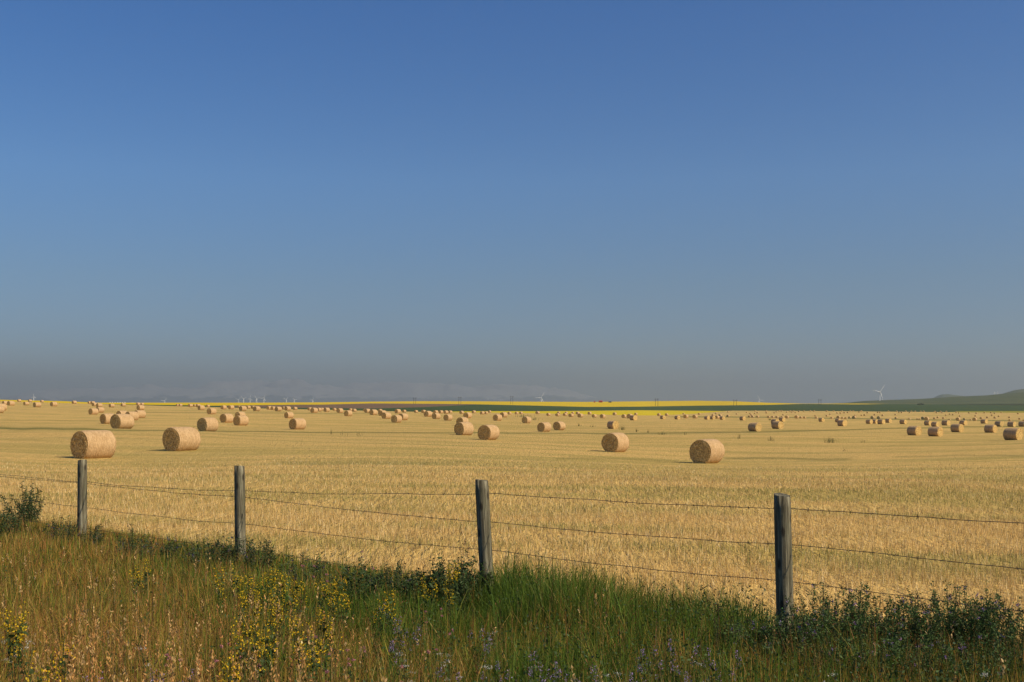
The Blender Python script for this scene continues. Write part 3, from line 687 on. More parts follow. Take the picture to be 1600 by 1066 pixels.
BALES = [
    (2, 287.1, 1.15, 'A', 641, 11), (-2, 249.5, 1, 'A', 645, 11), (8, 418.9, 0.92, 'A', 632.7, 6), (17, 392.9, 1.07, 'A', 633.7, 7.5), (30, 632.6, 0.92, 'A', 628.7, 4),
    (41, 413.8, 0.88, 'A', 634, 5.3), (47, 650, 0.95, 'A', 628.7, 4), (58, 362.7, 1.06, 'A', 636.3, 8), (65.6, 650, 0.88, 'A', 629, 3.5), (84, 398.8, 1.05, 'A', 635, 7.2),
    (116, 558, 1.02, 'A', 631, 5), (140, 650, 0.95, 'A', 631.4, 4), (145, 564.2, 0.99, 'A', 631.9, 4.8), (148, 443.8, 0.97, 'A', 635, 6), (155, 401.2, 0.95, 'A', 636.7, 6.5),
    (146, 263.4, 0.96, 'A', 647.5, 10), (156, 293.5, 0.96, 'A', 644.5, 9), (169, 166.2, 1, 'A', 661.5, 16.5), (191, 114.5, 1, 'A', 671, 24), (191, 220.4, 0.96, 'A', 653, 12),
    (206, 196.4, 1, 'A', 656.7, 14), (218.5, 223.1, 1, 'A', 652.8, 12.3), (219.5, 345.7, 1.01, 'A', 640.8, 8), (216, 609.2, 1, 'A', 633.5, 4.5), (222, 677, 0.99, 'A', 633, 4),
    (174.5, 406, 0.88, 'A', 637.3, 5.5), (192.5, 470.5, 0.89, 'A', 635.5, 5.2), (146, 61, 1, 'A', 714, 45), (277.5, 680, 0.88, 'A', 635.2, 3.5), (282, 675.8, 0.98, 'A', 635.2, 4),
    (297.5, 564.5, 1.03, 'A', 635.8, 5), (304.5, 680, 0.99, 'A', 635.7, 4), (309.7, 574.5, 1.05, 'A', 635.9, 5), (314.4, 369.7, 1.01, 'A', 640.8, 7.5), (325, 661.6, 0.96, 'A', 636.6, 4),
    (330.7, 288, 1.05, 'A', 647.2, 10), (324.7, 124.9, 1, 'A', 673.5, 22), (354.3, 189.5, 1, 'A', 660.3, 14.5), (375.5, 231.7, 0.93, 'A', 654, 11), (376.5, 171.5, 1, 'A', 664.3, 16),
    (349.4, 413.7, 0.98, 'A', 640, 6.5), (361.2, 429.5, 1.02, 'A', 639.7, 6.5), (379.5, 358.3, 1.04, 'A', 642.3, 8), (374, 646.1, 0.89, 'A', 638.6, 3.8), (388, 545.8, 0.99, 'A', 638.8, 5),
    (396, 551.3, 1, 'A', 638.9, 5), (401, 359.7, 1.05, 'A', 642.6, 8), (283.7, 71.3, 1, 'A', 703, 38.5), (420.8, 485.4, 1.06, 'A', 639.8, 6), (427, 450.3, 0.98, 'A', 641, 6),
    (434.7, 368.3, 1.01, 'A', 643, 7.5), (444, 561, 1.02, 'A', 640, 5), (449.5, 423.6, 1.08, 'A', 641.4, 7), (461, 553.4, 1.01, 'A', 640.6, 5), (451.5, 244.2, 0.89, 'A', 653.8, 10),
    (465, 152.5, 1, 'A', 670.5, 18), (484, 545.8, 0.99, 'A', 641.4, 5), (490.8, 344.3, 1.04, 'A', 645.4, 8.3), (498.4, 419.4, 0.92, 'A', 643.7, 6), (503.5, 576.7, 0.94, 'A', 641.8, 4.5),
    (510.4, 394.5, 0.98, 'A', 644, 6.8), (522.6, 585.4, 0.96, 'A', 642.1, 4.5), (531, 362.8, 0.99, 'A', 645.4, 7.5), (544, 290.5, 0.98, 'A', 650.4, 9.3), (548, 583.9, 0.96, 'A', 642.7, 4.5),
    (553.5, 493.9, 0.9, 'A', 644.5, 5), (570, 607, 0.88, 'A', 643.2, 4), (574, 394, 0.96, 'A', 645.6, 6.7), (583.6, 322.6, 1.06, 'A', 648.7, 9), (594, 556.8, 1.01, 'A', 643.8, 5),
    (597.5, 309.6, 1.01, 'A', 650, 9), (603.7, 262.2, 1, 'A', 654.4, 10.5), (619.6, 223.2, 1, 'A', 660.2, 12.3), (630, 249.1, 1, 'A', 656.6, 11), (621.5, 404.5, 1.03, 'A', 646, 7),
    (631.5, 567.4, 0.93, 'A', 644.9, 4.5), (650, 570.9, 0.89, 'A', 645.4, 4.3), (662, 521.2, 1.04, 'A', 645.4, 5.5), (668.7, 311.9, 1.06, 'A', 651.3, 9.3), (680.8, 495.2, 0.99, 'A', 646.5, 5.5),
    (681.5, 275, 0.96, 'A', 654.8, 9.6), (689, 550.6, 1, 'A', 646, 5), (696.8, 527.1, 1.02, 'A', 646.3, 5.3), (703.6, 578.8, 0.95, 'A', 646, 4.5), (700, 256.7, 0.94, 'A', 657.4, 10),
    (721.3, 542.4, 0.99, 'A', 646.8, 5), (730.7, 300.1, 1.04, 'A', 653.6, 9.5), (722.5, 213.9, 1.05, 'A', 664.5, 13.5), (725, 130.8, 1, 'A', 680.3, 21), (740.4, 610.8, 1, 'A', 645.8, 4.5),
    (753.5, 533.7, 0.97, 'A', 647.6, 5), (759.4, 561, 0.92, 'A', 647.4, 4.5), (765, 669, 0.88, 'A', 645.9, 3), (777.4, 269.5, 1.01, 'A', 657.5, 10.3), (787, 337.1, 1.04, 'A', 652.5, 8.5),
    (796, 562.4, 0.92, 'A', 648, 4.5), (763.5, 112, 1, 'A', 687.6, 24.5), (807.2, 584.6, 0.88, 'A', 647.8, 4), (814, 596.4, 0.88, 'A', 647.6, 4), (822.7, 248.2, 0.98, 'A', 661.4, 10.8),
    (840, 613, 1.12, 'A', 647, 5), (850.5, 179.4, 1, 'A', 674, 15.3), (873.9, 196, 1, 'A', 671.8, 14), (857, 509.6, 0.89, 'A', 650.2, 4.8), (871, 491.5, 0.9, 'A', 650.8, 5),
    (873, 680, 0.88, 'A', 646.6, 3.5), (882.7, 523.8, 0.95, 'A', 650.1, 5), (884.8, 680, 0.88, 'A', 646.4, 3), (892.3, 448.1, 0.98, 'A', 651.8, 6), (895, 680, 0.88, 'A', 646.5, 3.3),
    (902.7, 646.9, 1.06, 'A', 647.6, 4.5), (906.8, 422.5, 1, 'A', 652.4, 6.5), (921.2, 649.3, 1.09, 'A', 647.8, 4.6), (928.6, 445.3, 0.91, 'A', 653, 5.6), (941.7, 388.1, 0.96, 'A', 654, 6.8),
    (960.3, 628.5, 1.1, 'A', 648.8, 4.8), (975, 447.5, 0.98, 'A', 653.2, 6), (984, 413.7, 1.13, 'A', 653.2, 7.5), (989.8, 336.2, 1.04, 'B', 656.8, 8.5), (993.5, 680, 0.99, 'A', 648.5, 4),
    (957.8, 211.3, 1, 'B', 670, 13), (961.7, 88.6, 1, 'A', 706, 31), (1029.5, 659.7, 1.03, 'A', 649.9, 4.3), (1035.6, 402.5, 0.88, 'B', 655.5, 6), (1041.6, 677.5, 1.06, 'A', 649.8, 4.3),
    (1058.3, 400.1, 0.9, 'B', 655.8, 6.2), (1068, 1010.9, 0.88, 'A', 647.9, 2.4), (1071.5, 473.9, 1.04, 'A', 653.5, 6), (1086, 467.4, 1.02, 'A', 653.8, 6), (1092.5, 1005.7, 1.1, 'A', 648, 3),
    (1104.7, 411, 0.9, 'B', 656, 6), (1114, 837.6, 1.15, 'A', 650, 4), (1113.5, 418.6, 0.88, 'B', 656, 5.5), (1120.6, 453.2, 0.91, 'A', 654.7, 5.5), (1119, 1098.8, 1, 'A', 647, 2.5),
    (1125, 679.9, 1.15, 'A', 649.7, 5), (1128.6, 409.9, 0.88, 'B', 656.4, 5.7), (1137.5, 706.8, 1.03, 'A', 651.6, 4), (1160.4, 396.2, 0.97, 'B', 657, 6.7), (1137.6, 1256.4, 0.88, 'A', 644.8, 1.9),
    (1151, 1088.9, 0.88, 'A', 647.8, 2.1), (1104.7, 70.4, 1, 'A', 723, 39), (1179.5, 192.1, 1, 'B', 674.5, 14.3), (1166.5, 1233.9, 0.9, 'A', 645.4, 2), (1172, 1142.3, 0.96, 'A', 647, 2.3),
    (1174, 965.4, 1.05, 'A', 649.8, 3), (1171, 736.9, 1, 'A', 652.4, 2.7), (1176, 731.2, 1, 'A', 652.4, 3), (1180, 1349.5, 0.98, 'A', 643.2, 2), (1179.5, 1152.9, 0.97, 'A', 646.9, 2.3),
    (1183.5, 1205.7, 1.14, 'A', 645.9, 2.6), (1183.7, 723.4, 1, 'A', 652.9, 3.8), (1197.5, 1207.5, 1.14, 'A', 646, 2.6), (1197, 1353.7, 0.99, 'A', 643.2, 2), (1200.7, 720, 1, 'A', 652.8, 3.3),
    (1207.4, 762.3, 1, 'A', 653.2, 3.6), (1210, 1216.9, 1.02, 'A', 646, 2.3), (1213, 1286.4, 1.03, 'A', 644.5, 2.2), (1217.5, 1359.9, 0.99, 'A', 643.2, 2), (1221, 1349.5, 1.08, 'A', 643.3, 2.2),
    (1214, 724.5, 1, 'A', 654.3, 3.3), (1223.8, 1054.2, 0.96, 'A', 649.1, 2.5), (1222, 720, 1, 'A', 652.4, 2.3), (1229.5, 539.5, 0.98, 'A', 654.6, 5), (1222, 371.9, 0.99, 'B', 659, 7.3),
    (1211.3, 281.7, 0.97, 'B', 664, 9.5), (1214.8, 218, 1, 'B', 670.5, 12.6), (1229.3, 1266.7, 1.01, 'A', 645, 2.2), (1234.6, 1351.6, 1.03, 'A', 643.4, 2.1), (1237.4, 1268.7, 1.02, 'A', 645, 2.2),
    (1239.5, 1345.3, 1.08, 'A', 643.5, 2.2), (1242.9, 1245.4, 0.95, 'A', 645.6, 2.1), (1248.3, 1318.6, 1.15, 'A', 643.9, 2.5), (1255.8, 1357.8, 0.99, 'A', 643.5, 2), (1244.7, 516.7, 1, 'A', 654.8, 5.3),
    (1251.5, 704.6, 1, 'A', 654.1, 2.6), (1257, 705.7, 1, 'A', 654, 2.8), (1266, 1366.2, 0.99, 'A', 643.4, 2), (1271.7, 1353.7, 1.13, 'A', 643.5, 2.3), (1273.8, 1000.3, 0.88, 'A', 651, 2.2),
    (1275.3, 699.2, 1, 'A', 654.4, 3), (1283.7, 386.5, 0.9, 'B', 659.2, 6.4), (1291.5, 1351.6, 1.15, 'A', 643.6, 2.4), (1291.7, 992.6, 1.08, 'A', 650.8, 3), (1297, 1124.8, 0.98, 'A', 648.2, 2.4),
    (1299.6, 691.7, 1, 'A', 654.3, 2.5), (1302.4, 1383.2, 0.96, 'A', 643.4, 1.9), (1308.2, 1224.4, 1.07, 'A', 646.3, 2.4), (1313.3, 1215, 1.11, 'A', 646.5, 2.5), (1310, 501, 0.91, 'A', 655, 5),
    (1309.5, 375.4, 0.88, 'B', 660.5, 6), (1316, 274.8, 1.02, 'B', 666, 10.2), (1315.4, 1372.6, 1, 'A', 643.6, 2), (1316.5, 680, 1, 'A', 655, 2.5), (1319.3, 1245.4, 1.15, 'A', 645.7, 2.8),
    (1321.7, 680, 1, 'A', 655, 2.3), (1324.7, 1257, 1.15, 'A', 645.4, 3), (1328.5, 1387.5, 0.96, 'A', 643.5, 1.9), (1327.2, 863.9, 1, 'A', 652.9, 2.7), (1334.5, 492.5, 0.88, 'A', 655.2, 4.4),
    (1336, 1055.8, 0.88, 'A', 650.2, 2), (1333, 1389.6, 0.96, 'A', 643.5, 1.9), (1342.4, 1306.4, 1.09, 'A', 644.8, 2.3), (1346, 1054.2, 0.96, 'A', 650.1, 2.5), (1345.7, 1381.1, 1.06, 'A', 643.6, 2.1),
    (1350.8, 1068.9, 1.15, 'A', 649.3, 3.6), (1355.3, 1257, 1.15, 'A', 645.7, 2.6), (1363, 488.8, 0.88, 'A', 655.6, 4.8), (1358.3, 345.4, 0.91, 'B', 662.4, 7.2), (1366.8, 354.5, 0.9, 'B', 662, 7),
    (1366.5, 1094, 1.15, 'A', 648.7, 3.6), (1371.5, 1280.5, 1.15, 'A', 645.2, 2.8), (1373, 488, 0.88, 'A', 655.8, 4.8), (1377, 339, 0.99, 'B', 662.7, 8), (1375, 1268.7, 1.06, 'A', 645.7, 2.3),
    (1379, 1055.8, 1.15, 'A', 649.6, 3.8), (1388.3, 378.9, 0.94, 'B', 660.9, 6.8), (1388, 1398.3, 0.97, 'A', 643.8, 1.9), (1399, 1116.1, 1.02, 'A', 648.8, 2.5), (1399.8, 858.5, 1, 'A', 653.4, 2.4),
    (1411.3, 348.6, 0.96, 'B', 662.6, 7.6), (1401, 1398.3, 0.97, 'A', 643.9, 1.9), (1404.7, 1290.4, 1.03, 'A', 645.5, 2.2), (1408.7, 1288.4, 1.15, 'A', 645, 3.2), (1415.2, 1413.4, 0.98, 'A', 643.8, 1.9),
    (1420.8, 680, 1, 'A', 656.9, 3.2), (1421, 1278.5, 1.02, 'A', 645.8, 2.2), (1424, 1417.8, 0.98, 'A', 643.8, 1.9), (1430, 1409.1, 1.03, 'A', 643.9, 2), (1433.5, 716.7, 1, 'A', 655.8, 2.5),
    (1437, 680, 1, 'A', 657.7, 2.6), (1438.7, 1420, 0.98, 'A', 643.9, 1.9), (1443, 1400.4, 1.12, 'A', 644, 2.2), (1442.2, 485.7, 0.89, 'A', 657, 5), (1448, 438.7, 0.96, 'A', 657.7, 6),
    (1450, 317.7, 0.93, 'B', 665, 8), (1461.5, 286.5, 0.89, 'B', 667.5, 8.5), (1428.6, 183.1, 1, 'B', 680, 15), (1461.7, 177, 1, 'B', 681.6, 15.5), (1460, 849.3, 1, 'A', 654, 2.3),
    (1465.3, 916, 1, 'A', 652.9, 2.6), (1474, 871.9, 1, 'A', 653.8, 2.5), (1478, 321.7, 1.03, 'B', 664.8, 8.8), (1460.5, 1411.3, 0.98, 'A', 644.2, 1.9), (1463.3, 1282.5, 1.12, 'A', 645.8, 2.4),
    (1469.5, 1385.4, 1.15, 'A', 644.2, 2.5), (1472, 1280.5, 1.03, 'A', 646, 2.2), (1478, 1073.9, 0.94, 'A', 650, 2.4), (1478.6, 1406.9, 1.13, 'A', 644.2, 2.2), (1484, 1152.9, 0.97, 'A', 648.3, 2.3),
    (1489, 1114.4, 0.97, 'A', 649.1, 2.4), (1483.5, 692.8, 1, 'A', 657.5, 3.2), (1495.7, 216.3, 1.05, 'B', 675.2, 13.3), (1505.3, 333.3, 0.99, 'B', 664.4, 8.2), (1497, 444.1, 0.89, 'A', 658.2, 5.5),
    (1494, 1345.3, 1.15, 'A', 644.8, 2.7), (1498, 1276.5, 0.88, 'A', 646.4, 1.9), (1499.7, 1022.1, 0.93, 'A', 651.3, 2.5), (1506.6, 817.2, 1, 'A', 655.4, 2.6), (1514, 1268.7, 1.11, 'A', 646.3, 2.4),
    (1516.4, 680, 1, 'A', 658, 2.4), (1523, 449, 0.9, 'A', 658.4, 5.5), (1524, 1034.8, 0.94, 'A', 651, 2.5), (1525.4, 1241.6, 1.15, 'A', 646.4, 3), (1532.7, 871.9, 1.15, 'A', 654.5, 3.8),
    (1537.7, 381.2, 1, 'B', 662, 7.2), (1538, 1306.4, 1.05, 'A', 646, 2.2), (1542.4, 923.1, 1, 'A', 653, 2.6), (1548, 211.1, 1, 'B', 676, 13), (1548.4, 1314.5, 1.15, 'A', 645.6, 2.7),
    (1549.6, 1073.9, 1.06, 'A', 650, 2.7), (1554.5, 907.6, 1.15, 'A', 653.5, 4), (1554, 1262.8, 0.97, 'A', 646.8, 2.1), (1561.2, 310, 1.02, 'B', 666.5, 9), (1560.6, 1003.4, 1, 'A', 651.7, 2.8),
    (1564.4, 1345.3, 0.93, 'A', 645.9, 1.9), (1577.6, 723.4, 1, 'A', 658.5, 3.8), (1577, 931.7, 1, 'A', 652.8, 2.5), (1580.7, 307.1, 0.97, 'B', 667, 8.7), (1583, 140.9, 1, 'B', 687.6, 19.5),
    (1590.6, 1224.4, 1.15, 'A', 647.2, 2.6), (1593, 841.5, 1, 'A', 655.4, 2.9), (1598, 315.3, 0.98, 'B', 666.6, 8.5), (1600, 693.8, 1, 'A', 658.4, 3),
]
NEAR = {
    (146, 714): 'big round straw bale right behind the leftmost fence post, shaded end facing left',
    (283.7, 703): 'big round straw bale standing alone between the first and second fence posts',
    (961.7, 706): 'big round bale left of the rightmost one of the near bales, dark end facing left',
    (1104.7, 723): 'big round bale nearest to the rightmost fence post, dark round end towards the camera',
    (763.5, 687.6): 'round bale just above the third fence post, right one of a close pair',
    (725, 680.3): 'round bale up left of the third fence post with another bale behind its top',
    (722.5, 664.5): 'round bale half hidden behind the left one of the pair above the third post',
    (191, 671): 'front bale of the cluster at left, beyond the green strip',
    (169, 661.5): 'bale half hidden at the left side of the front bale of the left cluster',
    (191, 653): 'bale whose top peeps out over the front bale of the left cluster',
    (324.7, 673.5): 'round bale on the green line up right of the second big bale from left',
    (465, 670.5): 'lone round bale between second and third posts with a smaller bale behind it',
    (850.5, 674): 'left one of two equal bales side by side right of the third post',
    (873.9, 671.8): 'right one of two equal bales side by side right of the third post',
    (957.8, 670): 'round bale with sunlit right end just behind the second biggest bale on the right half',
    (1179.5, 674.5): 'lone round bale on the green strip with its sunlit end facing right',
    (1583, 687.6): 'nearest round bale at the right edge of the field, sunlit end facing right',
    (1428.6, 680): 'left one of the two front bales right of the rightmost post, sunlit end facing right',
    (1461.7, 681.6): 'right one of the two front bales right of the rightmost post, a bale behind it',
    (619.6, 660.2): 'front bale of the short pair left of the third post, a bale behind its right',
    (376.5, 664.3): 'front bale of the cluster of three above the second fence post',
    (354.3, 660.3): 'left bale of the cluster of three above the second fence post',
    (375.5, 654): 'rear bale of the cluster of three above the second fence post',
}
SRC = {}; LATER = []
def place_bale(px, d, sc, typ, base, h, i):
    u = (px - PW / 2) / F; x, y = u * d, d
    z = float(ground(x, y)) - 0.03
    az = (214 + random.uniform(-5, 5) - 3 + 6 * px / 1600) if typ == 'A' else (150 + random.uniform(-5, 5))
    if random.random() < 0.5: az += 180
    rz = math.atan2(math.cos(R(az)), math.sin(R(az)))
    lab = NEAR.get((px, base))
    if not lab:
        size = 'mid size' if h >= 9.5 else 'small' if h >= 5 else 'tiny'
        lab = None
    if h < 6.6:
        o = link('straw_bale', LOW[i % 2], None, (x, y, z + BR * 0.91 * sc)); o.rotation_euler = (0, 0, rz)
    else:
        key = ('H', i % 4) if h >= 12.5 else ('M', i % 3)
        if key not in SRC:
            o = SRC[key] = empty('straw_bale')
            w, e = (HI if key[0] == 'H' else MID)[key[1]]
            link('bale_wrap', w, o, (0, 0, BR * 0.91))
            for q in e: link('straw_end', q, o, (0, 0, BR * 0.91))
        else: o = copy_tree(SRC[key])
        o.location = (x, y, z); o.rotation_euler = (0, 0, rz)
    o.scale = (sc, sc, sc)
    if not lab: LATER.append((o, size + ' round bale', px, size))
    tag(o, lab, 'straw bale', 'round straw bales lying on the stubble field')
for i, (px, d, sc, typ, base, h) in enumerate(BALES): place_bale(px, d, sc, typ, base, h, i)

# ------------------------------------------------------------------ the fence
def fence_at(px):
    u = (px - PW / 2) / F; y = 12.0 / (1 + 0.85 * u); return u * y, y

def post(px, top_z, rad, lean, seed, label, x=None):
    if x is None: x, y = fence_at(px)
    else: y = fence_y(x)
    g = float(ground(x, y)); H = top_z - g
    n, sd = 16, 26; a = np.arange(sd) * 2 * np.pi / sd; V = []
    for i in range(n + 1):
        t = i / n; z = -0.25 + (H + 0.25) * t
        fl = 1 + 0.05 * (0.5 - t) + 0.05 * (fbm(np.cos(a) * 2 + 5, np.sin(a) * 2 + z * 1.2, seed, 3) - 0.5)
        split = -0.03 * np.exp(-((((a - 1.2 * seed) % (2 * np.pi)) - 3.0) / 0.10) ** 2) * min(1, t * 1.4)
        r = rad * (fl + split * 3); r = r * (0.95 if i == n else 1)
        zz = z + (0.012 * np.cos(a + seed) + 0.008 * noise(a * 3, a * 0, seed)) * (1 if i >= n - 0 else 0)
        off = -(H - max(z, 0)) * 0                      # straight stem; the lean is the object's rotation
        V.append(np.stack([r * np.cos(a), r * np.sin(a), np.full_like(a, 0) + zz], -1))
    V = np.array(V).reshape(-1, 3); f = grid_faces(n + 1, sd, True)
    f = np.concatenate([f[:, [0, 1, 2]], f[:, [0, 2, 3]]]); last = n * sd
    top = np.array([[0, 0, H + 0.004]]); V = np.concatenate([V, top]); c = len(V) - 1
    f = np.concatenate([f, np.array([[c, last + i, last + (i + 1) % sd] for i in range(sd)])])
    me = tri_mesh('fence_post', V, f, M['wood'], None, False)
    sm = np.ones(len(me.polygons), bool); sm[-sd:] = False; me.polygons.foreach_set('use_smooth', sm)
    o = link('fence_post', me, None, (x, y, g)); o.rotation_euler = (R(lean[1]), R(lean[0]), seed * 0.0)
    return tag(o, label, 'fence post', 'weathered wooden fence posts')

PX = [-12.0 + 1.6]
posts = [
    post(128, -0.885, 0.076, (0.3, 0), 1, 'leftmost of the four grey wooden fence posts, standing in brown grass'),
    post(376, -0.83, 0.074, (-0.7, 0), 2, 'second grey wooden fence post from the left, yellow flowers at its foot'),
    post(763, -0.82, 0.077, (-3.0, 1), 3, 'third wooden fence post from left, leaning left, tall green grass beside it'),
    post(1228, -0.80, 0.077, (-1.6, 1), 4, 'rightmost and thickest fence post, dark shaded side, weeds at its foot'),
]
XP = [-10.9] + [q.location.x for q in posts] + [5.6, 9.0]
WZ = [
    [-1.19, -1.25, -1.18, -0.967, -0.93, -0.87, -0.85],
    [-1.25, -1.27, -1.26, -1.30, -1.25, -1.27, -1.27],
    [-1.62, -1.67, -1.63, -1.61, -1.59, -1.60, -1.60],
    [-1.98, -2.00, -1.98, -1.99, -1.98, -1.98, -1.98]]
nv = np.array([0.85, 1.0]) / math.hypot(0.85, 1.0)          # towards the field
WL = ['top barbed wire strand of the fence, sagging at its left end', 'second barbed wire strand from the top of the fence',
      'third barbed wire strand from the top, partly in the weeds', 'lowest barbed wire strand, mostly hidden in the tall grass']
for k, zs in enumerate(WZ):
    g = np.random.default_rng(60 + k)
    xw = np.arange(XP[0], XP[-1], 0.05); z = np.interp(xw, XP, zs)
    for a, b in zip(XP[:-1], XP[1:]):
        t = (xw - a) / (b - a); z = z - np.where((t > 0) & (t < 1), 0.025 * 4 * t * (1 - t), 0)
    z = z + (fbm(xw * 1.3, xw * 0, 70 + k, 3) - 0.5) * 0.03 + (noise(xw * 7, xw * 0, 80 + k) - 0.5) * 0.006
    pts = np.stack([xw + nv[0] * 0.088, fence_y(xw) + nv[1] * 0.088, z], -1)
    v, f = tube(pts, 0.0031, 5)
    o = link('barbed_wire', Bag().add(v, f, (1, 1, 1)).mesh('barbed_wire', M['wire'], True))
    tag(o, WL[k], 'wire', 'barbed wire strands of the fence')
    b = Bag(); idx = np.arange(3, len(xw) - 3, 3)
    for i in idx:
        c = pts[i]; 
        for _ in range(3):
            d = g.normal(0, 1, 3); d /= np.linalg.norm(d); e = np.cross(d, [0.3, 0.5, 0.8]); e /= np.linalg.norm(e)
            b.add([c - d * 0.017 - e * 0.002, c - d * 0.017 + e * 0.002, c + d * 0.017 + e * 0.002, c + d * 0.017 - e * 0.002], np.array([[0, 1, 2, 3]]), (1, 1, 1))
    tag(link('barbs', b.mesh('barbs', M['wire']), o), kind='stuff')
for q in posts:                                               # wire staples
    i = posts.index(q) + 1
    for zs in WZ:
        v, f = tube([(-0.02, 0, 0.012), (-0.02, -0.012, 0.012), (0.02, -0.012, -0.012), (0.02, 0, -0.012)], 0.003, 5)
        # staples sit on the field side of the post
        s = link('staple', Bag().add(v, f, (1, 1, 1)).mesh('staple', M['wire']), q)
        s.location = (nv[0] * 0.080, nv[1] * 0.080, zs[i] - q.location.z)

# ------------------------------------------------------------------ vegetation generators
def blades(pos, h, w, az, lean, col, segs=3, curl=1.6):
    """tapering curved blades; pos (n,3) h,w,az,lean (n,), col (n,3)"""
    n = len(pos); dirv = np.stack([np.cos(az), np.sin(az), np.zeros(n)], -1)
    ph = rng.uniform(0, 2 * np.pi, n); side = np.stack([np.cos(ph), np.sin(ph), np.zeros(n)], -1)
    V = []
    for i in range(segs):
        t = i / segs; ww = w * (1 - 0.55 * t)
        c = pos + dirv * (lean * h * t ** curl)[:, None]; c[:, 2] += h * t * (1 - 0.25 * lean * t)
        V += [c - side * ww[:, None] / 2, c + side * ww[:, None] / 2]
    c = pos + dirv * (lean * h)[:, None]; c[:, 2] += h * (1 - 0.25 * lean); V.append(c)
    k = 2 * segs + 1
    v = np.stack(V, 1).reshape(-1, 3); o = (np.arange(n) * k)[:, None, None]; fs = []
    for i in range(segs - 1): fs += [[2 * i, 2 * i + 1, 2 * i + 3], [2 * i, 2 * i + 3, 2 * i + 2]]
    fs.append([2 * segs - 2, 2 * segs - 1, 2 * segs])
    f = (np.array(fs)[None] + o).reshape(-1, 3)
    return v, f, np.repeat(col, k, 0), c

def diamonds(pos, axis, size, ratio, col):
    """small leaf or petal quads: pos (n,3) is the stalk end, axis (n,3) unit"""
    n = len(pos); s = np.cross(axis, rng.normal(0, 1, (n, 3))); s /= np.linalg.norm(s, axis=1)[:, None] + 1e-9
    L = size[:, None]; W = (size * ratio)[:, None] / 2
    v = np.stack([pos, pos + axis * L * 0.45 + s * W, pos + axis * L, pos + axis * L * 0.45 - s * W], 1).reshape(-1, 3)
    o = (np.arange(n) * 4)[:, None, None]
    return v, (np.array([[0, 1, 2], [0, 2, 3]])[None] + o).reshape(-1, 3), np.repeat(col, 4, 0)

def rdir(n, up=0.3):
    d = rng.normal(0, 1, (n, 3)); d[:, 2] = d[:, 2] * 0.7 + up
    return d / np.linalg.norm(d, axis=1)[:, None]

def vary(c, n, s=0.22):
    c = np.asarray(c, float); k = np.exp(rng.normal(0, s, (n, 1))); return np.clip(c * k * np.exp(rng.normal(0, s * 0.35, (n, 3))), 0, 1)

def pick(cols, wts, n, s=0.22):
    cols = np.array(cols); i = rng.choice(len(cols), n, p=np.array(wts) / np.sum(wts)); return np.clip(cols[i] * np.exp(rng.normal(0, s, (n, 1))), 0, 1)

def ground_pts(n, ya, yb, um=0.53):
    y = np.sqrt(rng.uniform(ya * ya, yb * yb, n)); u = rng.uniform(-um, um, n); return u * y, y

# ------------------------------------------------------------------ cut stalks on the stubble, as far as one can tell them
v_, f_, c_, nn = [], [], [], 0
def put(v, f, c):
    global nn
    v_.append(v); f_.append(f + nn); c_.append(c); nn += len(v)
def flush(name, mat, label, smooth=False):
    global v_, f_, c_, nn
    o = link(name, tri_mesh(name, np.concatenate(v_), np.concatenate(f_), mat, np.concatenate(c_), smooth))
    tag(o, label, None, None, 'stuff'); v_, f_, c_, nn = [], [], [], 0
    return o

for ya, yb, dens, ww, hh in ((8.0, 16, 520, 0.006, 0.16), (16, 26, 330, 0.008, 0.15), (26, 40, 150, 0.011, 0.14), (40, 64, 45, 0.016, 0.12)):
    n = int(0.66 * (yb ** 2 - ya ** 2) * dens)
    x, y = ground_pts(n, ya, yb, 0.66)
    # drilled rows about 0.3 m apart, across the view
    row_c = (y - 0.05 * x) / 0.30
    yq = (np.round(row_c) * 0.30 + 0.05 * x) + rng.normal(0, 0.05, n)
    y = np.where(y < 40, yq, y)
    p = fence_p(x, y)
    clump = fbm(x * 0.25, y * 0.9, 31, 4)
    keep = (p < -0.25) & (rng.uniform(0, 1, n) < 0.45 + 1.1 * sstep(0.3, 0.65, clump))
    x, y = x[keep], y[keep]; n = len(x)
    if not n: continue
    z = ground(x, y) - 0.01
    gr = sstep(0.44, 0.64, band_of(x, y))
    fade = rng.uniform(0, 1, n) < sstep(64, 34, y); x, y, z, gr = x[fade], y[fade], z[fade], gr[fade]; n = len(x)
    straw = pick([(0.68, 0.475, 0.19), (0.59, 0.40, 0.15), (0.44, 0.285, 0.10), (0.82, 0.64, 0.35)], [3.6, 2.8, 1.6, 1.7], n, 0.15)
    weed = pick([(0.20, 0.21, 0.05), (0.38, 0.31, 0.09)], [1, 1.2], n)
    isg = (rng.uniform(0, 1, n) < 0.04 + 0.55 * gr * sstep(50, 30, y))[:, None]
    v, f, c, _ = blades(np.stack([x, y, z], -1), hh * rng.uniform(0.55, 1.25, n), ww * rng.uniform(0.7, 1.4, n), rng.uniform(0, 6.28, n), np.abs(rng.normal(0, 0.35, n)), np.where(isg, weed, straw), 1)
    put(v, f, c)
flush('straw_stubble', M['straw'], 'short cut straw stalks covering the field')

# ------------------------------------------------------------------ roadside grass
def lush(x, y):
    px = px_of(x, y)
    g = np.interp(px, [-200, 0, 250, 420, 600, 740, 800, 1150, 1250, 1700], [0.30, 0.30, 0.32, 0.58, 0.68, 0.80, 0.97, 0.88, 0.80, 0.75])
    p = fence_p(x, y)
    g = g - 0.34 * sstep(1.8, 4.5, p) * sstep(1300, 700, px)
    return np.clip(g + 1.25 * (fbm(x * 0.9, y * 0.9, 17, 4) - 0.5), 0.03, 1)

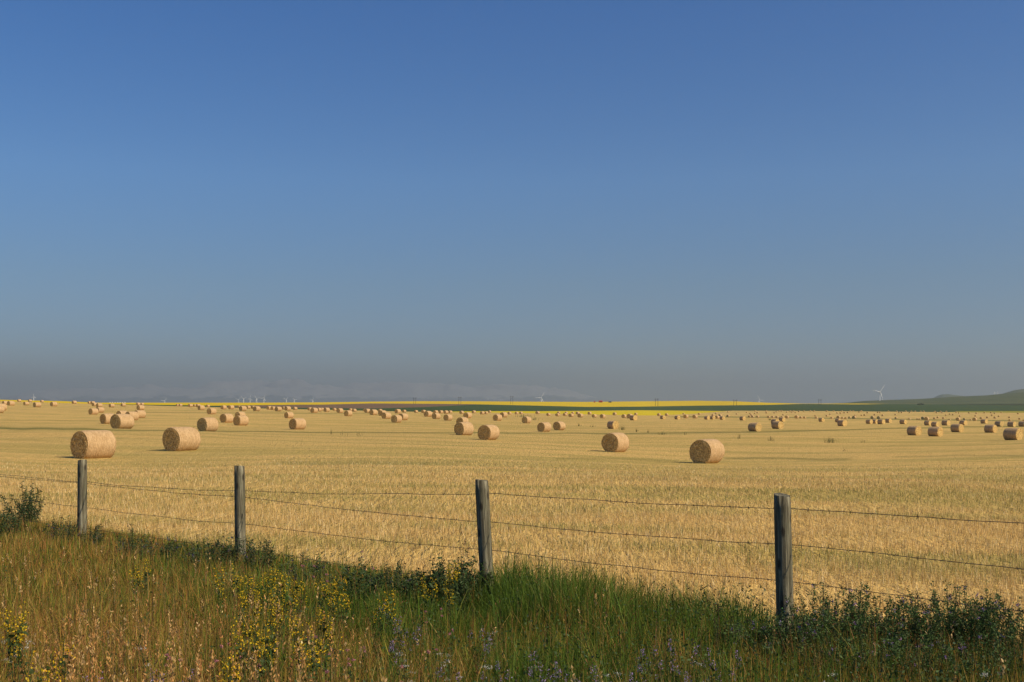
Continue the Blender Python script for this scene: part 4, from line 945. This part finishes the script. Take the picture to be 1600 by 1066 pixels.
def tall(x, y):
    px = px_of(x, y); p = fence_p(x, y)
    t = 1 + (0.55 * sstep(760, 800, px) * sstep(1010, 930, px) + 0.28 * sstep(930, 1010, px) * sstep(1210, 1150, px)) * sstep(1.6, 0.9, p) * sstep(-0.9, -0.4, p)
    t = t * (1 - 0.32 * sstep(790, 720, px) * sstep(1.9, 0.7, p))
    t = t * (0.75 + 0.6 * fbm(x * 1.1, y * 1.1, 23, 3))
    return t * (0.32 + 0.68 * sstep(-0.95, -0.1, p))

def verge_pts(n, pmin=-0.85, ya=3.6, yb=27):
    x, y = ground_pts(int(n * 1.18), ya, yb, 0.66)
    p = fence_p(x, y); k = (p > pmin + (noise(x * 2, y * 2, 19) - 0.5) * 0.7) & (p < 9)
    return x[k], y[k]

x, y = verge_pts(1250000)
k = rng.uniform(0, 1, len(x)) < np.clip(9.0 / y, 0.25, 1) * 0.62
x, y = x[k], y[k]; n = len(x); print('grass blades', n)
L = lush(x, y); T = tall(x, y)
grn = pick([(0.090, 0.155, 0.016), (0.125, 0.19, 0.02), (0.066, 0.125, 0.016), (0.19, 0.20, 0.032)], [4, 3, 2, 1.5], n, 0.2)
dry = pick([(0.42, 0.25, 0.055), (0.40, 0.175, 0.045), (0.54, 0.36, 0.11), (0.25, 0.22, 0.028)], [2.6, 2.6, 1.3, 4.4], n, 0.22)
c = np.where((rng.uniform(0, 1, n) < L * 0.95 + 0.05)[:, None], grn, dry)
h = T * rng.uniform(0.20, 0.50, n) * np.where(rng.uniform(0, 1, n) < 0.04, 1.35, 1.0); pos = np.stack([x, y, ground(x, y) - 0.02], -1)
put(*blades(pos, h, rng.uniform(0.0035, 0.0075, n) * np.where(rng.uniform(0, 1, n) < 0.12, 1.8, 1.0) * np.clip(y / 9, 1, 1.8), rng.uniform(0, 6.28, n), np.abs(rng.normal(0.25, 0.25, n)), c)[:3])
flush('grass', M['grass'], 'tall mixed roadside grass along the fence')

# thin flowering stems with loose seed heads, brown on the left and bottom
x, y = verge_pts(60000, -0.55)
L = lush(x, y); px = px_of(x, y)
k = rng.uniform(0, 1, len(x)) < np.clip(0.42 - 0.38 * L, 0.03, 0.4) * 0.85 * np.clip(8 / y, 0.3, 1)
x, y = x[k], y[k]; n = len(x); T = tall(x, y)
pos = np.stack([x, y, ground(x, y) - 0.02], -1); h = np.clip(T, 0.7, 1.3) * rng.uniform(0.42, 0.66, n)
stemc = pick([(0.26, 0.17, 0.07), (0.22, 0.11, 0.05), (0.36, 0.25, 0.11)], [3, 3, 2], n)
az = rng.uniform(0, 6.28, n); ln = np.abs(rng.normal(0.12, 0.12, n))
v, f, c, tip = blades(pos, h, np.full(n, 0.004), az, ln, stemc, 3); put(v, f, c)
kind = rng.uniform(0, 1, n); tan_zone = sstep(620, 420, px_of(x, y)) * sstep(1.5, 3.5, fence_p(x, y))
loose = kind > 0.05 + 0.16 * tan_zone
for q in range(9):                                            # reddish brown loose panicles
    m = loose; k_ = int(m.sum()); t = q / 9
    a = rdir(k_, 2.2); p0 = tip[m] - np.array([0, 0, 1.0]) * (0.16 * t) + rng.normal(0, 0.008, (k_, 3)) * (0.4 + 1.2 * t)
    put(*diamonds(p0, a, rng.uniform(0.014, 0.030, k_), 0.20, pick([(0.24, 0.10, 0.035), (0.27, 0.14, 0.045), (0.27, 0.18, 0.055)], [3, 3, 1.5], k_)))
for q in range(8):                                            # dense tan spikes
    m = ~loose; k_ = int(m.sum()); t = q / 8
    a = rdir(k_, 2.0); p0 = tip[m] - np.array([0, 0, 1.0]) * (0.10 * t) + rng.normal(0, 0.003, (k_, 3))
    put(*diamonds(p0, a, rng.uniform(0.018, 0.032, k_), 0.5, pick([(0.58, 0.37, 0.15), (0.48, 0.27, 0.09), (0.66, 0.46, 0.20)], [3, 2, 2], k_)))
qs = []
for i in range(190):                                          # the taller tan spikes at the lower left
    x_, y_, z_ = at_px(rng.uniform(70, 540), 1066 - 130 * rng.uniform(0, 1) ** 1.5, 0.60); qs.append((x_, y_, z_))
qs = np.array(qs); n = len(qs)
v, f, c, tip = blades(qs, rng.uniform(0.56, 0.68, n), np.full(n, 0.0045), rng.uniform(0, 6.28, n), np.abs(rng.normal(0.10, 0.10, n)), pick([(0.46, 0.29, 0.10), (0.40, 0.21, 0.07)], [1, 1], n), 3); put(v, f, c)
hc = pick([(0.58, 0.31, 0.10), (0.50, 0.235, 0.075), (0.64, 0.40, 0.16)], [3, 2, 2], n, 0.15)
for q in range(16):
    t = q / 16
    put(*diamonds(tip - np.array([0, 0, 1.0]) * (0.11 * t) + rng.normal(0, 0.004, (n, 3)), rdir(n, 2.0), rng.uniform(0.017, 0.027, n), 0.34, np.clip(hc * np.exp(rng.normal(0, 0.2, (n, 1))), 0, 1)))
flush('seeding_grass', M['grass'], 'brown and tan grass seed heads above the roadside grass')

# low leafy weeds between the grass
x, y = verge_pts(26000, -0.5)
px = px_of(x, y); p = fence_p(x, y)
wt = np.interp(px, [0, 300, 420, 800, 1000, 1200, 1600], [0.06, 0.10, 0.35, 0.5, 0.65, 1.3, 1.5]) * (0.35 + 0.9 * fbm(x * 0.8, y * 0.8, 43, 3))
k = rng.uniform(0, 1, len(x)) < wt * np.clip(8 / y, 0.2, 1); x, y = x[k], y[k]; n = len(x)
rep = 15; X3 = np.repeat(x, rep) + rng.normal(0, 0.07, n * rep); Y3 = np.repeat(y, rep) + rng.normal(0, 0.07, n * rep)
hz = np.repeat(rng.uniform(0.18, 0.52, n) * np.clip(tall(x, y), 0.5, 1.2), rep) * np.sqrt(rng.uniform(0.05, 1, n * rep))
pos = np.stack([X3, Y3, ground(X3, Y3) + hz], -1); N = len(pos)
put(*diamonds(pos, rdir(N, 0.35), rng.uniform(0.016, 0.036, N), 0.55, pick([(0.050, 0.085, 0.022), (0.07, 0.11, 0.03), (0.04, 0.07, 0.025)], [3, 3, 2], N)))
flush('leafy_weeds', M['leaf'], 'low dark green leafy weeds mixed into the grass')

# ------------------------------------------------------------------ bushes and tall weeds
def bush(name, px, row, h, wid, nst, nleaf, leafc, label, cat, bloom=None, nb=0, lsize=0.035, group=None, y_off=None, dens=1.0):
    x, y, z = at_px(px, row, h)
    root = empty(name, (x, y, z - 0.02)); tag(root, label, cat, group)
    st, lf, bl = Bag(), Bag(), Bag(); tips = []
    for i in range(nst):
        a = rng.uniform(0, 6.28); r = wid / 2 * math.sqrt(rng.uniform(0, 1)); hh = h * rng.uniform(0.62, 1.0) * (1 - 0.3 * (2 * r / wid) ** 2)
        t = np.linspace(0, 1, 6); b0 = np.array([math.cos(a), math.sin(a), 0]) * r * 0.45
        e = np.array([math.cos(a), math.sin(a), 0]) * r
        pts = b0 + (e - b0) * (t ** 1.4)[:, None] + np.array([0, 0, 1.0]) * (hh * t)[:, None] + rng.normal(0, 0.008, (6, 3)) * t[:, None]
        v, f = tube(pts, np.linspace(0.005, 0.0018, 6), 4); st.add(v, f, vary((0.10, 0.10, 0.04), 1)[0])
        m = int(nleaf * rng.uniform(0.7, 1.3)); tt = rng.uniform(0.12, 1.0, m) ** 0.8
        p0 = np.stack([np.interp(tt, t, pts[:, q]) for q in range(3)], -1)
        p0 = p0 + rng.normal(0, 0.042, (m, 3)) * np.clip(1.25 - tt, 0.25, 1)[:, None]
        lf.add(*diamonds(p0, rdir(m, 0.25), rng.uniform(0.5, 1.2, m) * lsize, 0.42, vary(leafc, m, 0.25)))
        tips.append(pts)
    link('stem', st.mesh('stem', M['leaf']), root); link('foliage', lf.mesh('foliage', M['leaf']), root)
    if bloom is not None:
        for q in range(nb):
            pts = tips[q % nst]; t = rng.uniform(0.75, 1.0); c = np.array([np.interp(t, np.linspace(0, 1, 6), pts[:, i]) for i in range(3)]) + rng.normal(0, 0.015, 3)
            m = 12; bl.add(*diamonds(c + rng.normal(0, 0.008, (m, 3)), rdir(m, 0.4), rng.uniform(0.010, 0.018, m), 0.6, vary(bloom, m, 0.25)))
        link('blossom', bl.mesh('blossom', M['bloom']), root)
    return root

DK = (0.050, 0.078, 0.026)
bush('leafy_bush', 40, 750, 0.92, 0.95, 34, 80, DK, 'dark green leafy bush at the left edge behind the grass, taller than the weeds', 'bush', None, 0, 0.045)
bush('leafy_bush', 6, 772, 0.82, 0.85, 30, 70, DK, 'lower dark bush cut by the left edge of the photo', 'bush', None, 0, 0.045)
for px, row, h, w, lab in ((208, 822, 0.55, 0.45, 'dark weed plant left of the middle between the first two posts'), (252, 826, 0.55, 0.5, 'bushy dark weed halfway between the first two posts'),
                           (312, 830, 0.58, 0.45, 'taller dark weed with purple buds left of the second post'), (352, 822, 0.62, 0.4, 'dark weed just left of the second fence post'),
                           (400, 824, 0.62, 0.35, 'dark weed just right of the second fence post'),
                           (470, 850, 0.58, 0.5, 'dark weed right of the second post under the third wire'), (150, 812, 0.5, 0.35, 'small dark weed at the right foot of the leftmost post'), (95, 800, 0.55, 0.4, 'dark weed between the left bush and the leftmost post'),
                           (610, 866, 0.55, 0.45, 'green weed halfway to the third post, tip under the third wire')):
    bush('dark_weed', px, row, h * 1.12, w * 1.5, 24, 64, (0.056, 0.082, 0.028), lab, 'weed', (0.14, 0.09, 0.22), 8, 0.036, 'dark weeds along the fence')
for px, row, h, w, lab in ((688, 862, 0.62, 0.35, 'dark leafy weed left of the third post, lower one'), (716, 852, 0.70, 0.42, 'tallest dark leafy weed left of the third fence post'),
                           (740, 868, 0.55, 0.3, 'dark leafy weed touching the left side of the third post'), (655, 884, 0.5, 0.35, 'low dark weed farther left of the third post'),
                           (560, 868, 0.6, 0.4, 'dark clover bush with a pink head under the third wire')):
    bush('dark_weed', px, row, h * 1.1, w * 1.5, 28, 75, (0.046, 0.078, 0.022), lab, 'weed', None, 0, 0.045, 'dark weeds along the fence')
PUR = (0.34, 0.21, 0.42)
for px, row, h, w, lab in ((1288, 905, 0.80, 0.55, 'purple flowered bush right beside the rightmost post'), (1330, 898, 0.82, 0.55, 'tall purple flowered bush next right of the one at the post'),
                           (1385, 925, 0.72, 0.6, 'lower purple flowered bush in the middle of the right corner row'), (1440, 920, 0.74, 0.6, 'purple flowered bush below the second wire, right of the middle of the row'),
                           (1485, 895, 0.86, 0.55, 'tallest purple flowered bush left of the right edge'), (1535, 905, 0.82, 0.6, 'purple flowered bush second from the right edge'),
                           (1582, 912, 0.80, 0.6, 'purple flowered bush at the right edge'), (1258, 940, 0.66, 0.5, 'low dark bush in front of the rightmost post foot'),
                           (1350, 975, 0.6, 0.6, 'low front purple flowered bush below the row at right'), (1450, 980, 0.6, 0.6, 'low front bush in the right corner with few flowers'),
                           (1545, 975, 0.62, 0.6, 'low front bush near the lower right corner'), (1190, 945, 0.6, 0.45, 'low bush left of the rightmost post foot')):
    bush('flowering_bush', px, row, h, w * 1.7, 54, 150, (0.066, 0.112, 0.028), lab, 'bush', PUR, 18, 0.027, 'purple flowered bushes at right')

for px, row, h, lab in ((1122, 925, 0.72, 'single brown dock stalk in the grass left of the rightmost post'), (1178, 930, 0.68, 'thin brown dock stalk close to the left of the rightmost post'),
                        (1284, 862, 0.95, 'thin brown seed stalk crossing the second wire right of the rightmost post'), (1482, 872, 1.0, 'brown drooping seed stalk at the second wire near the right edge'),
                        (1560, 876, 1.0, 'brown seed stalk second from the right edge touching the wire'), (722, 800, 0.9, 'thin dry stalk behind the fence left of the third post'),
                        (838, 835, 0.75, 'thin dry stalk in the tall green grass right of the third post'), (205, 800, 0.75, 'dry stalk rising above the weeds between first two posts')):
    bush('seed_stalk', px, row, h, 0.10, 2, 34, (0.15, 0.085, 0.035), lab, 'weed', None, 0, 0.030, 'brown seed stalks')

# weeds standing on the stubble
def field_weed(px, base, hpx, wpx, ns, label, col=(0.13, 0.13, 0.045)):
    x, y, z = at_px(px, base, 0.0, 60, 640); k = y / F; h = hpx * k; w = wpx * k
    root = link('field_weed', None, None, (x, y, z)); b = Bag()
    n = ns; p0 = np.stack([rng.normal(0, w / 4, n), rng.normal(0, w / 5, n), np.full(n, -0.03)], -1)
    hh = h * rng.uniform(0.45, 1.05, n)
    v, f, c, tip = blades(p0, hh, np.full(n, max(0.02, 0.35 * k)), rng.uniform(0, 6.28, n), np.abs(rng.normal(0.1, 0.1, n)), vary(col, n), 2); b.add(v, f, c)
    m = n * 6; q = rng.integers(0, n, m); t = rng.uniform(0.25, 1, m)[:, None]
    b.add(*diamonds(p0[q] * (1 - t) + tip[q] * t + rng.normal(0, 0.03, (m, 3)), rdir(m, 0.4), rng.uniform(0.5, 1.2, m) * max(0.07, 0.8 * k), 0.5, vary(col, m)))
    root.data = None if False else root.data
    bpy.data.objects.remove(root)
    o = link('field_weed', b.mesh('field_weed', M['leaf']), None, (x, y, z))
    tag(o, label, 'weed', 'weeds standing on the stubble')
for px, bs, hp, wp, ns, lab in ((518, 679, 11, 8, 5, 'leftmost of three thin tall weeds on the stubble left of centre'), (536, 681, 9, 10, 6, 'middle of three thin weeds on the stubble left of centre'),
        (562, 682, 8, 16, 7, 'rightmost of three thin weeds on the stubble left of centre'), (818, 652, 6, 30, 40, 'long dark patch of weeds left of the bales near the centre'),
        (836, 656.5, 4.5, 12, 24, 'short dark weed patch right of the small bale near the centre'), (905, 666, 4.5, 12, 14, 'low sparse weeds right of the pair of equal bales'),
        (926, 667.5, 5, 8, 12, 'small weed clump left of the bale with sunlit end'), (973, 672, 8, 10, 26, 'round weed clump right of the bale with sunlit end'),
        (995, 675, 6, 6, 14, 'upright weed second right of the bale with sunlit end'), (1013, 676.5, 6, 4, 10, 'thin upright weed alone on the green line right of centre'),
        (1035, 679.5, 6, 12, 22, 'sparse weeds below the green line right of centre'), (1070, 680, 6, 6, 10, 'weed clump left above the big dark ended bale'),
        (1155, 686, 9, 5, 12, 'upright weed right of the big dark ended bale'), (1206, 689, 9, 9, 20, 'weed tuft below the pair of bales right of the centre'),
        (1296, 692, 10, 20, 60, 'biggest dark weed tuft on the right part of the stubble'), (1347, 692, 9, 12, 8, 'faint sparse weed right of the biggest weed tuft'),
        (1203, 657, 4, 5, 14, 'tiny dark weed left of the pair of bales on the right'), (1320, 706, 8, 8, 5, 'thin pale weed on the bare stubble at right')):
    field_weed(px, bs, hp, wp, ns, lab)

# dark groves far off
def grove(px, row, d, wpx, hpx, label):
    k = d / F; p0 = far_pt(px, row, d); root = empty('tree_clump', p0); tag(root, label, 'trees')
    w, h = wpx * k, hpx * k; lf, st = Bag(), Bag()
    for i in range(9):
        cx = (i / 8 - 0.5) * w + rng.normal(0, w * 0.03); hh = h * rng.uniform(0.7, 1.05) * (1 - 0.5 * abs(i / 8 - 0.5))
        v, f = tube([(cx, 0, -1), (cx + 0.2, 0, hh * 0.6)], [0.35, 0.15], 6); link('trunk', Bag().add(v, f, (0.08, 0.06, 0.05)).mesh('trunk', M['bark'], True), root); lf = Bag()
        m = 260; q = rdir(m, 0) * (rng.uniform(0.3, 1, m) ** 0.5)[:, None]
        lf.add(*diamonds(q * np.array([w * 0.11, w * 0.11, hh * 0.45]) + np.array([cx, 0, hh * 0.55]), rdir(m, 0.2), rng.uniform(0.5, 1.1, m) * max(0.5, 0.5 * k), 0.7, vary((0.02, 0.03, 0.016), m)))
        link('crown', lf.mesh('crown', M['leaf']), root)
grove(1438, 632.3, 2600, 8.5, 2.0, 'dark clump of trees on the far green field at right')
grove(953, 628.6, 2300, 4.0, 1.2, 'low dark trees on the yellow crest right of the red barn')

# ------------------------------------------------------------------ single wild flowers
def flower_proto(kind, seed):
    """returns (stem mesh, blossom mesh); stands on its origin, unit height 1"""
    g = np.random.default_rng(seed); st, bl = Bag(), Bag()
    ns = {'yellow': 5, 'pink': 2, 'purple': 3, 'white': 3}[kind]
    for i in range(ns):
        a = g.uniform(0, 6.28); r = g.uniform(0.02, 0.14); hh = g.uniform(0.74, 1.0) if i else 1.0
        t = np.linspace(0, 1, 5); pts = np.stack([math.cos(a) * r * t ** 1.5, math.sin(a) * r * t ** 1.5, hh * t], -1)
        v, f = tube(pts, np.linspace(0.006, 0.003, 5), 4); st.add(v, f, (0.08, 0.11, 0.03))
        m = 12; tt = g.uniform(0.2, 0.9, m); p0 = np.stack([np.interp(tt, t, pts[:, q]) for q in range(3)], -1)
        st.add(*diamonds(p0, rdir(m, 0.3), g.uniform(0.05, 0.10, m), 0.4, vary((0.06, 0.095, 0.025), m)))
        c = pts[-1]
        if kind == 'yellow':
            m = 27; q = c + np.stack([g.normal(0, 0.018, m), g.normal(0, 0.018, m), -g.uniform(0, 0.22, m)], -1)
            bl.add(*diamonds(q, rdir(m, 0.5), g.uniform(0.014, 0.029, m), 0.7, vary((0.72, 0.47, 0.016), m, 0.22)))
        elif kind == 'pink':
            m = 30; q = c + rdir(m, 0) * 0.018
            bl.add(*diamonds(q, rdir(m, 0.3), g.uniform(0.018, 0.034, m), 0.5, vary((0.52, 0.22, 0.23), m, 0.25)))
        elif kind == 'purple':
            m = 24; q = c + np.stack([g.normal(0, 0.018, m), g.normal(0, 0.018, m), -g.uniform(0, 0.12, m)], -1)
            bl.add(*diamonds(q, rdir(m, 0.3), g.uniform(0.012, 0.024, m), 0.6, vary((0.38, 0.26, 0.46), m, 0.3)))
        else:
            m = 26; q = c + np.stack([g.normal(0, 0.03, m), g.normal(0, 0.03, m), g.normal(0, 0.012, m)], -1)
            bl.add(*diamonds(q, rdir(m, 0.5), g.uniform(0.010, 0.019, m), 0.8, vary((0.66, 0.63, 0.55), m, 0.1)))
    return st.mesh('stem', M['leaf']), bl.mesh('blossom', M['bloom'])

FL = dict(
    yellow=[(20, 950), (28, 972), (92, 990), (60, 1040), (75, 1045), (95, 1008), (33, 935), (215, 880), (228, 872), (345, 885), (370, 880), (390, 890), (380, 920), (398, 930), (372, 965), (386, 972), (365, 1020), (355, 1042),
            (410, 890), (425, 885), (437, 887), (446, 896), (460, 891), (505, 900), (520, 906), (531, 899), (516, 917), (408, 955), (425, 945), (440, 938), (420, 967), (414, 982), (500, 950), (515, 957), (508, 972), (490, 987), (470, 962), (612, 922), (662, 896), (671, 902), (704, 880), (712, 876), (699, 903), (590, 935), (480, 1002), (430, 912), (398, 903), (450, 920), (540, 925), (468, 905)],
    pink=[(565, 860), (577, 887), (475, 882), (487, 884), (501, 897), (543, 890), (490, 992), (507, 1000), (540, 1017), (568, 1012), (545, 1030), (668, 955), (680, 950), (704, 985), (677, 1012), (632, 1040), (501, 1045), (515, 1016), (353, 1003), (372, 1006), (265, 1018), (272, 1027), (330, 1032), (405, 1037), (390, 1024)],
    purple=[(600, 945), (606, 941), (618, 962), (622, 976), (645, 972), (640, 986), (626, 996), (612, 1002), (745, 975), (755, 986), (765, 1001), (835, 1015), (840, 1030), (865, 1030), (876, 1041), (900, 1055), (945, 1055), (1010, 1015), (1021, 1009), (1031, 1030), (1060, 1031), (1099, 1011), (1094, 1003), (1115, 1030), (1135, 1040), (1055, 995), (920, 1036), (780, 1030), (761, 1050), (726, 1046), (150, 1050), (235, 1051), (270, 1052), (296, 1045), (245, 1040), (690, 1040), (800, 1048), (985, 1046), (1080, 1050), (1000, 1034), (855, 1052), (1150, 1012)],
    white=[(233, 1008), (404, 1026), (485, 993), (630, 1020), (640, 1036), (695, 1020), (706, 1030), (770, 985), (758, 1043), (960, 1049), (1095, 1037), (1300, 1050), (1525, 1050), (36, 1003), (7, 1002)])
FH = dict(yellow=0.63, pink=0.46, purple=0.50, white=0.48)
FN = dict(yellow=('yellow_wildflower', 'yellow flowered weed'), pink=('pink_clover', 'pink clover head'), purple=('purple_wildflower', 'purple flowered stalk'), white=('white_wildflower', 'white flat flower'))
FLATER = []; FSPLIT = dict(yellow=930, pink=1000, purple=1005, white=1022)
for kind, spots in FL.items():
    protos = [flower_proto(kind, 500 + i) for i in range(4)]; src = {}
    for i, (px, row) in enumerate(spots):
        h = FH[kind] * random.uniform(0.92, 1.1); x, y, z = at_px(px, row, h)
        if i % 4 not in src:
            o = src[i % 4] = link(FN[kind][0], None) if False else empty(FN[kind][0])
            link('stem', protos[i % 4][0], o); link('blossom', protos[i % 4][1], o)
        else: o = copy_tree(src[i % 4])
        o.location = (x, y, z - 0.01); o.rotation_euler = (0, 0, random.uniform(0, 6.28)); o.scale = (h, h, h)
        FLATER.append((o, FN[kind][1], px, 'upper' if row < FSPLIT[kind] else 'lower'))
        tag(o, None, 'wildflower', '%s flowers in the roadside grass' % kind)

# ------------------------------------------------------------------ labels that tell the many alike things apart
ORD = ('first second third fourth fifth sixth seventh eighth ninth tenth eleventh twelfth thirteenth fourteenth fifteenth sixteenth seventeenth eighteenth nineteenth '
       'twentieth twenty-first twenty-second twenty-third twenty-fourth twenty-fifth twenty-sixth twenty-seventh twenty-eighth twenty-ninth thirtieth').split()
def spread_labels(items, marks, word):
    cells = {}
    for o, what, px, cls in items:
        m = min(marks, key=lambda q: abs(q[0] - px)); cells.setdefault((what, cls, m[1]), []).append((px, o))
    for (what, cls, m), lst in cells.items():
        lst.sort(key=lambda q: q[0])
        for i, (px, o) in enumerate(lst):
            w = 'the only one' if len(lst) == 1 else ORD[i] + ' from left'
            o['label'] = '%s, %s of %s %s' % (what, w, word(cls), m)
spread_labels(LATER, [(0, 'at the left edge'), (52, 'below the turbine at far left'), (128, 'above the leftmost post'), (200, 'below the white silos'), (257, 'below the one-bladed turbine'), (395, 'above the second post'),
                      (480, 'below the last faint turbine'), (560, 'midway between second and third posts'), (648, 'below the leftmost power pole'), (718, 'below the second power pole'), (785, 'above the third post'), (845, 'below the middle turbine'),
                      (938, 'below the red barn'), (1026, 'below the pole right of the barn'), (1105, 'above the dark-ended big bale'), (1148, 'below the pole by the small turbine'), (1186, 'below the small turbine'),
                      (1228, 'above the rightmost post'), (1281, 'below the rightmost power pole'), (1330, 'just left of the tall turbine'), (1374, 'below the tall turbine'), (1438, 'below the dark tree clump'), (1487, 'below the blue hill'),
                      (1556, 'below the two tiny turbines'), (1597, 'at the right edge')], lambda c: 'those')
spread_labels(FLATER, [(30, 'near the left corner'), (128, 'below the leftmost post'), (250, 'between first and second posts'), (376, 'below the second post'), (440, 'right of the second post'), (520, 'midway from second to third post'),
                       (610, 'left of the third post'), (763, 'below the third post'), (900, 'under the tall green grass'), (1060, 'midway from third to rightmost post'), (1150, 'left of the rightmost post'), (1300, 'right of the rightmost post'), (1525, 'near the right corner')],
              lambda c: 'the %s ones' % c)
for o, *_ in LATER + FLATER: o['label'] = ' '.join(o['label'].split())
